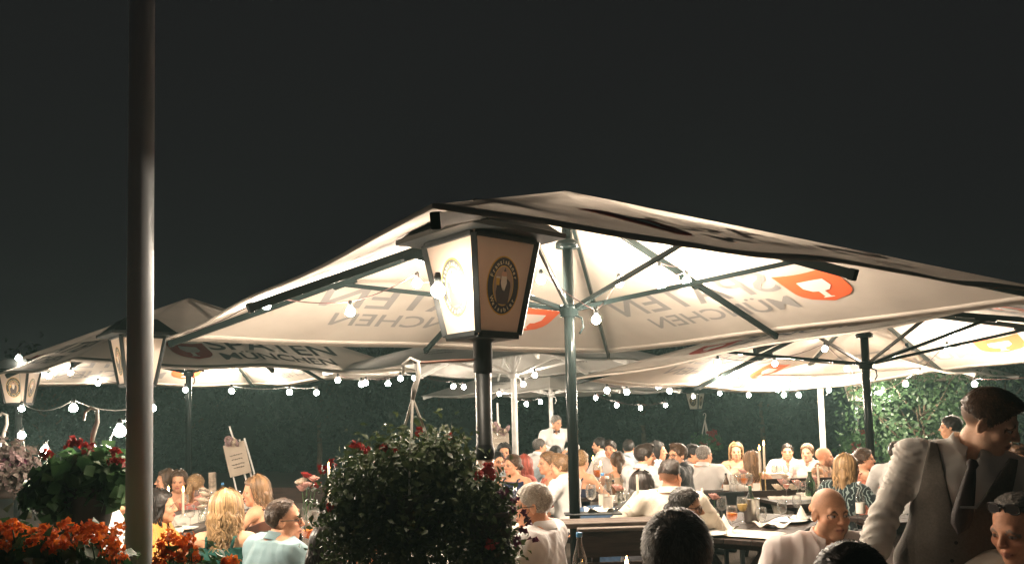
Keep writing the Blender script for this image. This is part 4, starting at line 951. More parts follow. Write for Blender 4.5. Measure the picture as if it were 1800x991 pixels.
P_('woman with long light brown hair and bare shoulders leaning over the table', 448, 864, 7.0, -60, face=-92, pitch=-.1, sex='f', hair=('straight', 'light'), skin='tan', top=('strap', (.09, .035, .02), 'plain', .35), res='mid', lean=.42, arms=[((-.05, .40, .22), (-1, .2, -.6)), ((.42, .12, .30), (1, -.2, -.5))])
P_('dark haired woman in an orange top beside the flagpole, facing right', 284, 891, 6.2, 112, face=96, sex='f', hair=('straight', 'black'), skin='olive', top=('blouse', (.72, .33, .07)), res='mid')
P_('brown haired woman in profile at the far end of the left table', 290, 845, 9.5, -70, face=-95, sex='f', hair=('long', 'brown'), top=('blouse', (.30, .16, .10)))
P_('brown haired woman facing the camera behind the two candles', 314, 847, 9.4, 182, face=190, sex='f', hair=('long', 'brown'), top=('strap', (.22, .10, .06), 'plain', .40))
P_('blonde woman in a coral dress, seen from behind beside the umbrella pole', 345, 853, 9.0, 30, sex='f', hair=('ponytail', 'blond'), top=('strap', (.60, .13, .09), 'plain', .43))
P_('man in a white shirt bending behind the geranium basket', 212, 872, 5.6, 75, face=80, hair=('short', 'dark'), top=('shirt', (.80, .77, .72)), lean=.75, pitch=-.3, res='mid')
P_('man in a white shirt hidden behind the big hanging basket', 742, 935, 5.0, -110, hair=('short', 'brown'), top=('shirt', (.80, .75, .70)), res='mid')
P_('woman in a peach top hidden behind the big hanging basket', 650, 955, 4.8, 120, sex='f', hair=('bob', 'brown'), top=('blouse', (.72, .40, .26)), res='mid')
P_('woman in a speckled dark dress partly hidden by the hanging basket', 585, 965, 4.2, 40, sex='f', hair=('bob', 'dark'), top=('tee', (.05, .05, .06), 'speck'), res='mid')
P_('dark bearded man in a pale blue shirt beside the big lantern post', 874, 812, 9.5, 172, face=150, hair=('short', 'black'), skin='tan', beard=((.05, .03, .02), .75), top=('shirt', PALE))
P_('smiling woman in a navy sleeveless dress with hair tied back', 900, 818, 9.2, -150, face=-128, sex='f', hair=('lowbun', 'brown'), top=('strap', (.016, .024, .070), 'plain', .44))
P_('woman with long reddish hair behind the woman in navy', 917, 819, 9.9, -120, face=-100, sex='f', hair=('long', 'red'), top=('blouse', (.62, .16, .12)))
P_('dark haired head behind the bearded man, below the white pole', 886, 796, 11.2, 175, sex='f', hair=('bob', 'black'), top=('blouse', (.10, .10, .11)))
P_('woman with pinned-up hair and a coral top, in profile to the left', 962, 814, 8.8, -95, face=-110, sex='f', hair=('updo', 'light'), top=('strap', (.62, .18, .12), 'plain', .40))
P_('young man in a white shirt sitting behind the dark pole, facing left', 985, 820, 8.0, -62, face=-84, hair=('quiff', 'light'), skin='red', top=('shirt', WHITE), res='mid', lean=.18)
P_('standing waiter in white shirt and bow tie at the thin white pole', 978, 743, 13.6, 165, face=140, pitch=-.2, hair=('short', 'grey'), top=('shirt', WHITE), stand=True, lean=.02, extra=bow_extra, arms=[((-.12, .28, .15), (-1, -.2, -.4)), ((.10, .28, .17), (1, -.2, -.4))])
P_('grey haired man in white with his back to the standing waiter', 949, 785, 12.4, 55, face=75, hair=('short', 'saltpepper'), top=('shirt', WHITE), skin='red')
P_('dark haired guest in front of the standing waiter', 977, 799, 11, 10, hair=('short', 'black'), top=('shirt', PALE))
P_('blonde woman with a ponytail and bare shoulders right of the dark pole', 1021, 811, 9.0, 35, face=40, sex='f', hair=('ponytail', 'blond'), top=('strap', (.02, .025, .05), 'plain', .33))
P_('man in a white shirt leaning in and smiling at the camera', 1073, 790, 10.8, 185, face=196, roll=.12, hair=('quiff', 'dark'), skin='tan', top=('shirt', WHITE))
P_('dark bearded man in white in profile, far behind the candle', 1053, 783, 12.4, -75, face=-88, hair=('short', 'black'), beard=((.05, .03, .02), .6), top=('shirt', WHITE))
P_('woman with a low brown ponytail and beige dress, seen from behind', 1086, 812, 9.6, -8, sex='f', hair=('lowtail', 'brown'), top=('strap', (.55, .42, .29), 'plain', .45), arms=[((-.2, .3, .15), (-1, -.3, -.5)), ((.16, .22, .42), (1, .1, -.7))])
P_('dark haired man in a pale grey-blue shirt, back turned, against the hedge', 1105, 787, 12, 8, hair=('short', 'black'), top=('shirt', (.50, .56, .62)))
P_('dark haired man in a white shirt in profile to the right', 1134, 802, 8.3, 50, face=78, bulk=1.1, hair=('quiff', 'dark'), top=('shirt', WHITE), res='mid', beard=((.12, .07, .05), .35))
P_('woman with long black hair behind the man in profile', 1158, 793, 11, 95, sex='f', hair=('long', 'black'), top=('blouse', WHITE))
P_('woman with curly black hair seen from behind', 1129, 857, 6.7, 12, sex='f', hair=('curly', 'black'), top=('tee', (.03, .03, .035)), res='mid')
P_('man with a fade haircut and cream shirt, arm stretched along the bench', 1178, 837, 6.2, 2, face=28, bulk=1.15, hair=('fadetop', 'dark'), fade=((.13, .075, .05), .6), skin='red', top=('shirt', (.76, .68, .56)), res='near', collar=0., lean=.10, arms=[((-.64, .02, .20), (-.3, -.6, -.6)), ((.2, .34, .12), (1, -.3, -.5))], hands=('flat', 'relaxed'))
P_('man with glasses in a black polo shirt, facing left', 1191, 800, 8.6, -75, face=-128, hair=('quiff', 'brown'), skin='tan', glasses=True, top=('tee', BLACKC), res='mid', collar=.04, arms=[((-.1, .34, .28), (-1, -.1, -.6)), ((.12, .34, .25), (1, -.3, -.5))], beard=((.16, .09, .06), .35))
P_('dark haired man behind the man in the black polo', 1219, 798, 10, 120, face=100, hair=('short', 'black'), top=('shirt', (.4, .3, .26)))
P_('grey haired man in white with an arm laid over the bench back', 1238, 801, 9.6, 15, face=45, bulk=1.15, hair=('crop', 'grey'), skin='red', top=('shirt', WHITE), res='mid', arms=[((-.2, .34, .12), (-1, -.3, -.5)), ((.62, .08, .18), (.4, -.5, -.6))])
P_('woman with long blonde hair facing the camera at the back', 1294, 794, 11.6, 178, sex='f', hair=('long', 'blond'), top=('strap', (.55, .40, .28), 'plain', .42))
P_('woman with long straight brown hair and bare back, left of the two tall candles', 1322, 812, 9.7, -6, sex='f', hair=('straight', 'light'), top=('strap', (.07, .05, .045), 'plain', .28), arms=[((-.34, .25, .28), (-1, -.2, -.4)), ((.2, .34, .12), (1, -.3, -.5))])
P_('man in a cream shirt facing the camera right of the tall candles', 1384, 794, 11.8, 180, hair=('crop', 'dark'), top=('shirt', (.72, .68, .60)), collar=.09, arms=[((-.24, .26, .06), (-1, -.3, -.4)), ((.24, .26, .06), (1, -.3, -.4))])
P_('fair woman with pinned-up hair next to the man in the cream shirt', 1419, 796, 11.2, 190, face=196, sex='f', hair=('updo', 'light'), top=('blouse', (.74, .60, .55)), skin='fair')
P_('bald bearded man in a floral shirt, facing right', 1449, 803, 10, 105, face=85, hair=('none', 'brown'), skin='red', beard=((.10, .055, .035), .9), top=('shirt', (.4, .25, .15), 'floral'))
P_('blonde woman in a dark swirl-patterned dress, seen from behind', 1491, 824, 7.3, 28, face=52, sex='f', hair=('straight', 'blond'), top=('tee', (.02, .03, .03), 'swirl'), res='mid', lean=.30, side=.05)
P_('woman with brown hair pinned up, beyond the blonde in the swirl dress', 1520, 807, 9.2, 60, face=85, sex='f', hair=('updo', 'brown'), top=('strap', (.60, .22, .14), 'plain', .40))
P_('dark haired man in white reaching over, just left of the bending waiter', 1579, 797, 8.4, 20, face=30, hair=('short', 'dark'), top=('shirt', WHITE), res='mid', arms=[((-.2, .34, .12), (-1, -.3, -.5)), ((.46, .20, .14), (.5, -.4, -.6))])
P_('black haired person whose head shows behind the waiter\'s neck', 1671, 751, 8.6, -85, hair=('short', 'black'), skin='olive', top=('tee', (.02, .02, .022)), stand=True)
P_('woman with dark hair and a dark dress at the right edge', 1789, 818, 5.4, 205, face=160, sex='f', hair=('long', 'brown'), top=('tee', (.014, .016, .02)), res='mid')
P_('black haired woman with glasses and a low bun, in white lace', 1207, 891, 5.3, 70, face=98, pitch=-.08, sex='f', hair=('lowbun', 'black'), skin='olive', glasses=True, top=('tee', (.76, .70, .62)), res='mid', lean=.30, collar=.02)

# ------------------------------------------------------------------ tables, benches, chairs
def table(c, L, Wd, rot, z, label, n=4, m=None):
    root = empty('table', (c[0], c[1], 0), rot, label, 'table', 'party tables'); m = m or M_woodx; w = Wd / n
    pl = None
    for i in range(n):
        b = MB(); b.box((0, 0, 0), (L, w - .006, .036), bev=.004); o = b.build('plank', m, root); o.location = (0, (i - (n - 1) / 2) * w, z - .018)
    for s in (-1, 1):
        b = MB(); x = s * (L / 2 - .22)
        b.box((x, 0, z - .07), (.07, Wd * .86, .06), bev=.004)
        for t in (-1, 1):
            ax = Vector((0, t * Wd * .62, z - .10)).normalized(); rr = Vector((1, 0, 0)).cross(ax); M3 = Matrix((Vector((1, 0, 0)), rr * -1, ax)).transposed()
            b.box((x + t * .022, 0, (z - .10) / 2), (.04, .08, (z - .10) / ax.z * .98), M3, .004)
        b.build('trestle', M_wood, root)
    b = MB(); b.box((0, 0, z * .5), (L - .5, .05, .09), bev=.004); b.build('stretcher', M_wood, root)
    return root
def bench(c, L, rot, label, back=.92, m=None, planks=2, seat=.46, cap_=0):
    """the backrest stands on the -y side, the sitter looks along +y"""
    root = empty('bench', (c[0], c[1], 0), rot, label, 'bench', 'wooden benches with backrests'); m = m or M_wood
    for i in range(2):
        b = MB(); b.box((0, .06 + .19 * i, seat), (L, .17, .035), bev=.004); b.build('seat_plank', m, root)
    for i in range(planks):
        b = MB(); b.box((0, -.09, back - .085 - i * .20), (L, .028, .165), Matrix.Rotation(-.06, 3, 'X'), .004); b.build('back_plank', m, root)
    if cap_: b = MB(); b.box((0, -.09, back + .012), (L, .075, .022), bev=.003); b.build('top_rail', M_woodx, root)
    for s in (-1, 0, 1) if L > 1.6 else (-1, 1):
        b = MB(); x = s * (L / 2 - .12); b.box((x, -.062, back / 2), (.05, .026, back - .02), bev=.003); b.box((x, .28, seat / 2 - .01), (.05, .05, seat - .02), bev=.003); b.box((x, .13, seat - .045), (.045, .36, .05), bev=.003); b.build('leg', M_wood, root)
    return root
def chair(c, rot, label, m, jacket=None):
    root = empty('chair', (c[0], c[1], 0), rot, label, 'chair'); b = MB(); b.box((0, 0, .45), (.42, .42, .04), bev=.01); b.build('seat', m, root)
    b = MB(); b.box((0, -.22, .72), (.42, .03, .40), Matrix.Rotation(-.08, 3, 'X'), .012); b.build('backrest', m, root)
    for x in (-1, 1):
        for y in (-1, 1): b = MB(); b.box((x * .18, y * .18, .215), (.035, .035, .43), bev=.004); b.build('leg', m, root)
    return root
T1 = table((-3.25, 8.0), 2.8, .95, R(86), .76, 'left table crowded with glasses and flowers, candles burning on it')
T2 = table((-.22, 7.7), 2.2, .9, R(80), .76, 'table behind the hanging baskets where the woman in navy sits')
T3 = table((.74, 5.70), .95, .26, R(4), .955, 'table with water bottles and a rose behind the dark bench', 3)
T4 = table((1.92, 6.45), 1.55, .80, R(56), .785, 'dark table with ice bucket and plates in front of the blonde in swirls', 4, M_wood)
T5 = table((2.28, 9.25), 1.3, .75, R(3), .785, 'table with small bottles and glasses, left of the tall candles', 4, M_wood)
T6 = table((3.02, 8.22), .95, .80, R(8), .79, 'table with flowers and green bottle, a cloth hanging off its front', 4, M_wood)
T7 = table((3.75, 9.75), 1.5, .6, R(0), .80, 'farthest table in front of the man in the cream shirt', 3, M_wood)
T8 = table((.72, 3.80), .95, .62, R(0), .755, 'nearest table with a burning candle, below the edge of the picture', 4, M_wood)
bench((.81, 5.44), .82, R(3), 'dark bench with two wide back planks, nearest in the middle of the picture', .930, cap_=1)
bench((2.20, 8.55), 1.5, R(2), 'dark bench whose back shows behind the ice bucket', .86)
bench((3.45, 9.30), 1.3, R(4), 'dark bench back by the farthest table', .92, planks=2)
bench((-2.45, 8.9), 1.0, R(-8), 'dark bench at the left, behind the leaning woman\'s arm', .98, planks=1)
bench((2.75, 6.75), 1.5, R(236), 'low dark bench behind the table with the ice bucket', .70, planks=1)
chair((.78, 7.0), R(-8), 'dark chair with a blue denim jacket, right of the dark pole', M_black)
j = MB(); n = 12
for k, (y, z) in enumerate(((-.285, .42), (-.29, .60), (-.28, .80), (-.265, .905), (-.235, .945), (-.20, .92), (-.18, .75), (-.175, .55))):
    for i in range(n): f = i / (n - 1) * 2 - 1; j.v.append((.26 * f * (1 - .1 * (z > .85)), y + .018 * math.sin(i * 1.9 + k) - .03 * (1 - f * f) * (1 if y < -.23 else -1), z - .03 * f * f))
for k in range(7):
    for i in range(n - 1): a = k * n + i; j.f.append((a, a + 1, a + n + 1, a + n)); j.mi.append(0)
dj = j.build('denim_jacket', mat('denim', (.035, .075, .14), .9, noise=(30, .4), bump=(300, .3)), None, True); dj.location = (.78, 7.0, 0); dj.rotation_euler.z = R(-8); tag(dj, 'blue denim jacket hung over a chair back behind the dark pole', 'jacket')
chair((1.98, 8.0), R(10), 'black chair back behind the man in the black polo', M_black)
chair((.34, 9.6), R(-20), 'dark chair of the grey haired man near the standing waiter', M_black)

# ------------------------------------------------------------------ things on the tables
MESHC = {}
def shared(key, fn, name, m, parent, smooth=True):
    if key not in MESHC:
        b = MB(); fn(b); o = b.build(name, m, parent, smooth); MESHC[key] = o.data; return o
    return link(name, MESHC[key], parent)
def wine_glass(p, label, drink=None, s=1., group='wine glasses on the tables', goblet=False):
    r = empty('wine_glass', p, 0, label, 'wine glass', group); r.scale = (s,) * 3
    shared('bowl', lambda b: b.lathe([(.004, .085), (.022, .092), (.036, .112), (.041, .140), (.038, .175), (.034, .200), (.0325, .200), (.0365, .175), (.0395, .140), (.0345, .113), (.021, .0945), (.003, .088)], 18), 'bowl', M_glass, r)
    shared('stem', lambda b: b.lathe([(.0, .004), (.034, .003), (.034, .0055), (.006, .012), (.0042, .04), (.0045, .086), (.0, .088)], 16), 'stem', M_glass, r)
    if drink: shared('drink' + drink.name, lambda b: b.lathe([(.0, .090), (.020, .096), (.0335, .114), (.0385, .140), (.0385, .146), (.0, .146)], 18), 'drink', drink, r)
    return r
def bottle(p, label, m, h=.30, r=.037, cap_=M_blue_cap, lab=None, group=None):
    q = empty('bottle', p, 0, label, 'bottle', group)
    b = MB(); b.lathe([(.0, .002), (r * .9, .0), (r, .01), (r, h * .52), (r * .92, h * .60), (r * .45, h * .80), (r * .36, h * .86), (r * .36, h * .955), (.0, h * .955)], 20); b.build('glass_body', m, q, True)
    b = MB(); b.lathe([(r * .40, h * .93), (r * .42, h * .985), (r * .38, h), (.0, h)], 14); b.build('cap', cap_, q, True)
    if lab: b = MB(); b.lathe([(r + .0008, h * .14), (r + .0012, h * .15), (r + .0012, h * .42), (r + .0008, h * .43)], 20); b.build('paper_label', lab, q, True)
    return q
def candle(p, label, h=.26, r=.011, lit=True, stick=0., group='taper candles'):
    q = empty('candle', p, 0, label, 'candle', group); z = stick
    if stick: b = MB(); b.lathe([(.0, .0), (.045, .0), (.045, .006), (.006, .014), (.005, stick - .02), (.015, stick - .012), (.016, stick + .012), (.012, stick + .012), (.0, stick)], 14); b.build('candlestick', mat('brass', (.50, .36, .16), .3, metal=1.), q, True)
    else: b = MB(); b.lathe([(.0, .0), (.032, .0), (.034, .006), (.018, .02), (.0145, .045), (.0, .04)], 14); b.build('holder', M_glass, q, True); z = .02
    b = MB(); b.lathe([(r, z), (r * .93, z + h), (r * .6, z + h + .004), (.0, z + h)], 12); b.build('wax', M_wax, q, True)
    b = MB(); b.tube([(0, 0, z + h - .002), (.001, 0, z + h + .012)], .0012, 5); b.build('wick', M_black, q)
    if lit: b = MB(); b.lathe([(.0, .008), (.007, .016), (.0095, .026), (.0075, .042), (.003, .060), (.0, .070)], 12); o = b.build('flame', M_flame, q, True); o.location.z = z + h - .004
    return q
def plate(p, label, r=.135): 
    q = empty('plate', p, 0, label, 'plate', 'plates'); b = MB(); b.lathe([(.0, .006), (r * .6, .005), (r * .7, .010), (r, .020), (r, .024), (r * .68, .014), (r * .6, .010), (.0, .010)], 28); b.build('dish', M_china, q, True)
    b = MB(); b.lathe([(r * .985, .0225), (r * 1.002, .0235), (r * 1.002, .0245), (r * .985, .0245)], 28); b.build('rim', M_china, q, True); return q
def napkin(p, label, rot=0., s=1., tall=False):
    b = MB(); n = 9; rd = random.Random(int(p[0] * 999))
    for i in range(n):
        for k in range(n):
            u, v = i / 8 - .5, k / 8 - .5; z = .018 + .018 * math.sin(7 * u + 2) * math.cos(6 * v + rd.random() * .5) + (.09 * math.exp(-((u * u + v * v) / .03)) if tall else .010 * rd.random())
            b.v.append((u * .22 * s * (1 - .3 * abs(v)), v * .20 * s, max(z, .004)))
    for i in range(n - 1):
        for k in range(n - 1): a = i * n + k; b.f.append((a, a + n, a + n + 1, a + 1)); b.mi.append(0)
    top = len(b.v); b.v += [(x, y, z - .004) for x, y, z in b.v]; b.f += [tuple(i + top for i in f)[::-1] for f in b.f[:64]]; b.mi += [0] * 64
    o = b.build('napkin', M_linen, None, True); o.location = p; o.rotation_euler.z = rot; return tag(o, label, 'napkin', 'linen napkins')
def bloom_mesh(b, r, seed=0, n=3):
    rd = random.Random(seed)
    for ring in range(n):
        k = 4 + ring * 2; f = ring / (n - 1); w = r * (.34 + .22 * f); r0, r1, r2 = r * (.04 + .10 * f), r * (.22 + .55 * f), r * (.16 + .95 * f); zt = r * (.62 - .30 * f)
        for i in range(k):
            a = 2 * math.pi * i / k + ring * .5 + rd.random() * .25; c, s_ = math.cos(a), math.sin(a); dz = r * .12 * rd.random()
            q = [Vector((r0, -w * .35, -r * .35)), Vector((r0, w * .35, -r * .35)), Vector((r1, w, zt * .45 + dz)), Vector((r2 * .95, w * .55, zt + dz)), Vector((r2, 0, zt * 1.1 + dz)), Vector((r2 * .95, -w * .55, zt + dz)), Vector((r1, -w, zt * .45 + dz)), Vector((r1 * 1.12, 0, zt * .30 + dz))]
            q = [Vector((v.x * c - v.y * s_, v.x * s_ + v.y * c, v.z)) for v in q]; b.add(q, [(0, 1, 7), (1, 2, 7), (2, 3, 7), (3, 4, 7), (4, 5, 7), (5, 6, 7), (6, 0, 7)])
def posy(p, label, blooms, vase=True, h=.16):
    q = empty('flower_vase' if vase else 'flower_posy', p, 0, label, 'flowers', 'table flowers')
    if vase: b = MB(); b.lathe([(.0, .003), (.034, .0), (.040, .03), (.036, .08), (.018, .105), (.022, .12), (.020, .12), (.016, .105), (.033, .08), (.037, .03), (.0, .006)], 16); b.build('vase', M_glass, q, True)
    for i, (x, y, z, r, m) in enumerate(blooms):
        b = MB(); b.tube([(x * .2, y * .2, .03 if vase else .0), (x * .6, y * .6, z * .6), (x, y, z)], .0022, 5); st = b.build('stalk', M_ger_leaf, q)
        o = shared(('bloom', i % 3, round(r, 3), m.name), lambda b: bloom_mesh(b, r, i), 'bloom', m, st, False); o.location = (x, y, z); o.rotation_euler = (.3 * math.sin(i * 2.1), .3 * math.cos(i * 1.7), i)
    return q
def on(px, py, z): p = at_z(px, py, z); return (p.x, p.y, z + .001)
z4 = .785
# table with the ice bucket
b0 = empty('ice_bucket', on(1322, 917, z4), 0, 'brushed steel ice bucket with a green bottle in it', 'ice bucket')
b = MB(); b.lathe([(.0, .003), (.058, .0), (.061, .008), (.066, .185), (.069, .190), (.066, .195), (.062, .190), (.057, .01), (.0, .008)], 32); b.build('bucket', M_steel, b0, True)
p = on(1322, 917, z4); bottle((p[0] - .004, p[1] + .005, z4 + .012), 'green glass bottle standing in the steel ice bucket', M_green_glass, .285, .037, mat('dark green foil', (.02, .07, .04), .4))
wine_glass(on(1270, 917, z4), 'empty wine glass left of the ice bucket, behind the orange drink', None, 1.05)
wine_glass(on(1288, 938, z4), 'stemmed glass with an orange drink at the front table edge', M_orange, 1.05)
wine_glass(on(1306, 920, z4), 'stemmed glass of white wine next to the ice bucket', M_wine, 1.08)
plate(on(1246, 941, z4), 'white plate at the front corner of the ice bucket table')
plate(on(1390, 918, z4), 'white plate at the far right end of the ice bucket table')
posy(on(1257, 917, z4), 'single pink rose in a small glass vase beside the woman in white lace', [(.0, 0, .20, .050, M_rose)])
posy(on(1241, 910, z4), 'small glass vase with one cream flower by the tall unlit candle', [(.01, 0, .165, .032, M_cream)])
candle(on(1236, 912, z4), 'tall unlit pale candle beside the woman in white lace', .24, .012, False)
napkin(on(1274, 930, z4), 'crumpled white napkin standing by the orange drink', .4, .8, True)
def cloth_runner(edge_z, p0, p1, drop, wid, label, ahead=.5, seed=0):
    """runner lying on a table and hanging over its edge; p0,p1: ends of the edge"""
    p0, p1 = Vector(p0), Vector(p1); t = (p1 - p0); w = t.length; t.normalize(); nrm = Vector((-t.y, t.x, 0)); vs = []; fs = []; nx, ny = 22, 22
    for i in range(ny + 1):
        f = i / ny
        for j in range(nx + 1):
            u = j / nx; wob = .010 * math.sin(u * 19 + seed) + .006 * math.sin(u * 41 + 2 * seed)
            if f < .4: q = p0 + t * (w * u) + nrm * (ahead * (1 - f / .4)) + Vector((0, 0, edge_z + .006 + abs(wob) * .5))
            else:
                g = (f - .4) / .6; sh = 1 - .32 * g * abs(u - .45) * 0 - .22 * g; q = p0 + t * (w * (.5 + (u - .5) * sh)) - nrm * (.018 + .014 * g + wob * (1 + 1.6 * g)) + Vector((0, 0, edge_z + .004 - drop * g * (.80 + .35 * math.sin(u * 2.6 + seed))))
            vs.append(q)
    for i in range(ny):
        for j in range(nx): a = i * (nx + 1) + j; fs.append((a, a + 1, a + nx + 2, a + nx + 1))
    m_ = len(vs); vs += [v + Vector((0, 0, -.003)) - nrm * -.003 for v in vs]; fs += [tuple(i + m_ for i in f)[::-1] for f in fs]
    b = MB(); b.add(vs, fs); o = b.build('table_runner', M_linen, None, True); return tag(o, label, 'table runner')
e0 = at_z(1352, 949, z4); e1 = at_z(1378, 936, z4)
cloth_runner(z4, (e0.x - .00, e0.y - .01, 0), (e1.x, e1.y, 0), .34, .2, 'cream runner hanging off the near corner of the ice bucket table', .42, 1)
e0 = at_z(1352, 877, .79); e1 = at_z(1430, 877, .79)
cloth_runner(.79, (e0.x, e0.y, 0), (e1.x, e1.y, 0), .33, .5, 'wide cream cloth hanging off the flower table behind the bald man', .6, 4)
# flower table
z6 = .80; pe = e0.y
for i, (px, py, r, m) in enumerate(((1372, 866, .055, M_cream), (1384, 858, .060, M_rose), (1400, 866, .055, M_cream), (1412, 860, .060, M_rose), (1441, 866, .060, M_cream), (1392, 848, .050, M_cream), (1446, 853, .055, M_rose))):
    q = on(px, 868, z6); posy((q[0], q[1] + .12 + .02 * i, z6), ['low cream rose at the left end of the flower table', 'pink rose second from the left on the flower table', 'cream rose in the middle of the flower table', 'pink rose just left of the green bottle', 'cream roses right of the green bottle', 'topmost cream rose above the middle of the flower table', 'pink rose above the bald man\'s head'][i], [(0, 0, .05 + (868 - py) / 1405 * 8.4, r, m), (.03, .03, .03 + (868 - py) / 1405 * 7, r * .8, m)], False)
q = on(1425, 871, z6); bottle((q[0], q[1], z6), 'round green glass bottle among the roses behind the bald man', M_green_glass, .25, .052, M_green_glass)
wine_glass(on(1383, 872, z6), 'glass with a pink drink among the roses', mat('rose drink', (.75, .30, .20), .2, trans=.4), .85)
candle(on(1440, 872, z6), 'tall unlit candle in front of the floral shirt', .30, .011, False)
# table with the pair of tall candles
z5 = .785
candle(on(1338, 868, z5), 'front one of the two tall burning candles in thin brass sticks', .25, .013, True, .22, 'two tall candles at the bare-backed woman')
candle(on(1346, 864, z5), 'rear and taller one of the two tall burning candles', .27, .013, True, .24, 'two tall candles at the bare-backed woman')
bottle(on(1277, 866, z5), 'small brown bottle with a pale label left on the far table', M_brown_glass, .22, .032, M_black, M_paper)
wine_glass(on(1309, 866, z5), 'round glass with an amber drink beneath the pink flowers', M_orange, 1.1)
for k, px in enumerate((1290, 1297, 1318)): wine_glass(on(px, 865, z5), ['clear glass right beside the small brown bottle', 'clear glass between brown bottle and amber drink', 'clear glass right of the amber drink'][k], None, 1.)
posy(on(1306, 860, z5), 'pale pink flowers behind the amber drink', [(0, 0, .20, .055, M_rose), (.06, 0, .17, .045, M_cream), (-.05, .02, .16, .045, M_cream)])
m = MB(); m.box((0, 0, .06), (.09, .004, .12), Matrix.Rotation(-.25, 3, 'X')); m.box((0, .03, .055), (.09, .004, .115), Matrix.Rotation(.30, 3, 'X')); o = m.build('menu_card', M_paper); o.location = on(1332, 868, z5); tag(o, 'folded pale menu card left of the tall candles', 'menu card')
cloth_runner(z5, tuple(Vector(on(1290, 872, z5)) * 1)[:2] + (0,), tuple(Vector(on(1355, 872, z5)))[:2] + (0,), .03, .4, 'white runner along the edge of the far table with the brown bottle', .5, 2)
# farthest table
for k, px in enumerate((1362, 1370, 1382, 1391)): wine_glass(on(px, 842, .80), 'small clear glass in front of the man in the cream shirt', None, .9, 'glasses of the man in the cream shirt')
m = MB(); m.box((0, 0, .04), (.22, .10, .08), bev=.01); m.box((0, 0, .083), (.23, .11, .008), bev=.002); o = m.build('bread_box', M_paper); o.location = on(1364, 843, .80); tag(o, 'pale low box at the left end of the farthest table', 'box')
# bench table with water bottles
z3 = .956
wine_glass(on(1040, 899, z3), 'empty wine glass on a dark tray, left of the two water bottles', None, 1.02)
bottle(on(1061, 896, z3), 'water bottle with light blue label, left one of the pair', M_glass, .285, .035, M_blue_cap, M_paper, 'two water bottles')
bottle(on(1069, 900, z3), 'water bottle with pale label, right one of the pair', M_glass, .27, .038, M_paper, M_paper, 'two water bottles')
bottle(on(1079, 889, z3), 'small dark bottle behind the pair of water bottles', M_brown_glass, .21, .030, M_black, M_paper)
posy(on(1087, 893, z3), 'pink rose in a squat glass vase beside the water bottles', [(0, 0, .155, .048, M_rose), (.03, .02, .14, .030, M_cream)])
for k, px in enumerate((1096, 1104, 1109)): wine_glass(on(px, 895 - k, z3), 'small clear tumbler right of the pink rose', None, .62, 'tumblers right of the pink rose')
napkin(on(1053, 900, z3), 'crumpled white napkin beside the empty wine glass', .2, 1., False)
m = MB(); m.box((0, 0, .008), (.42, .15, .012), bev=.003); o = m.build('serving_tray', M_black); o.location = on(1042, 904, z3); tag(o, 'flat dark tray under the white napkin', 'tray')
candle(on(1122, 897, z3), 'thin unlit candle left of the curly haired woman', .25, .010, False)
wine_glass(on(1052, 858, .80), 'glass with a bright orange drink far behind the denim jacket', M_orange, 1.5)
candle(on(1057, 860, .80), 'burning candle beside the bright orange drink', .26, .012, True)
candle(on(1044, 855, .80), 'burning candle left of the smiling man in white', .30, .012, True)
table((1.05, 9.1), 1.2, .8, R(0), .795, 'table with orange drink behind the denim jacket', 4, M_wood)
# near table
bottle(tuple(at(1021, 1048, 3.9)), 'clear bottle with a blue cap at the bottom edge by the dark pole', M_glass, .305, .036, M_blue_cap, M_paper)
b_ = at(1104, 1065, 3.62); candle((b_.x, b_.y, .756), 'burning candle at the bottom edge in front of the dark bench', .225, .012, True)
# left table
rd = random.Random(5)
zz = .762
for k in range(15):
    x, y = -3.60 + .75 * rd.random(), 6.9 + 2.0 * rd.random(); wine_glass((x, y, zz), 'clear wine glass in the crowd of glasses on the left table', [None, None, M_wine][k % 3], .95 + .2 * rd.random(), 'glasses crowded on the left table')
for k, (px, py) in enumerate(((296, 905), (322, 903))): q = at(px, 863, 8.0 + .1 * k); candle((q.x, q.y, zz), ['left one of two close burning candles on the left table', 'right one of two close burning candles on the left table'][k], q.z - zz - .03, .013, True, 0, 'pair of candles on the left table')
for k, (x, y) in enumerate(((-3.20, 8.30), (-2.95, 7.60), (-3.40, 8.80))): posy((x, y, zz), ['white flowers at the middle of the left table', 'pale flowers at the near end of the left table', 'white flowers at the far end of the left table'][k], [(.0, 0, .20, .055, M_cream), (.07, .03, .17, .05, M_cream), (-.06, .03, .16, .05, M_rose), (.02, -.06, .15, .045, M_cream)])
for k, (x, y, t) in enumerate(((-3.12, 7.30, 1), (-3.32, 7.00, 1), (-2.90, 8.00, 1), (-3.00, 6.95, 0))): napkin((x, y, zz), ['folded white napkin standing near the blonde woman', 'white napkin standing at the near end of the left table', 'white napkin standing in the middle of the left table', 'white napkin lying flat near the blonde woman'][k], rd.random() * 3, 1.2, bool(t))
for k, (x, y) in enumerate(((-2.95, 7.15), (-3.45, 7.30), (-2.90, 8.30))): plate((x, y, zz), ['plate on the left table next to the blonde woman', 'plate in front of the dark haired woman in orange', 'plate farther along the left table'][k])
bottle((-3.12, 8.60, zz), 'clear water bottle on the left table beside the umbrella pole', M_glass, .30, .036, M_blue_cap, M_paper)
cl = MB(); cl.box((0, 0, 0), (2.6, .5, .004)); o = cl.build('table_runner', M_linen); o.location = (-3.25, 8.00, .763 - .001); o.rotation_euler.z = R(86); tag(o, 'long white runner lying down the middle of the left table', 'table runner')
q = at(578, 824, 7.0); candle((q.x, q.y, .78), 'burning candle behind the top left of the big hanging basket', q.z - .80, .013, True)
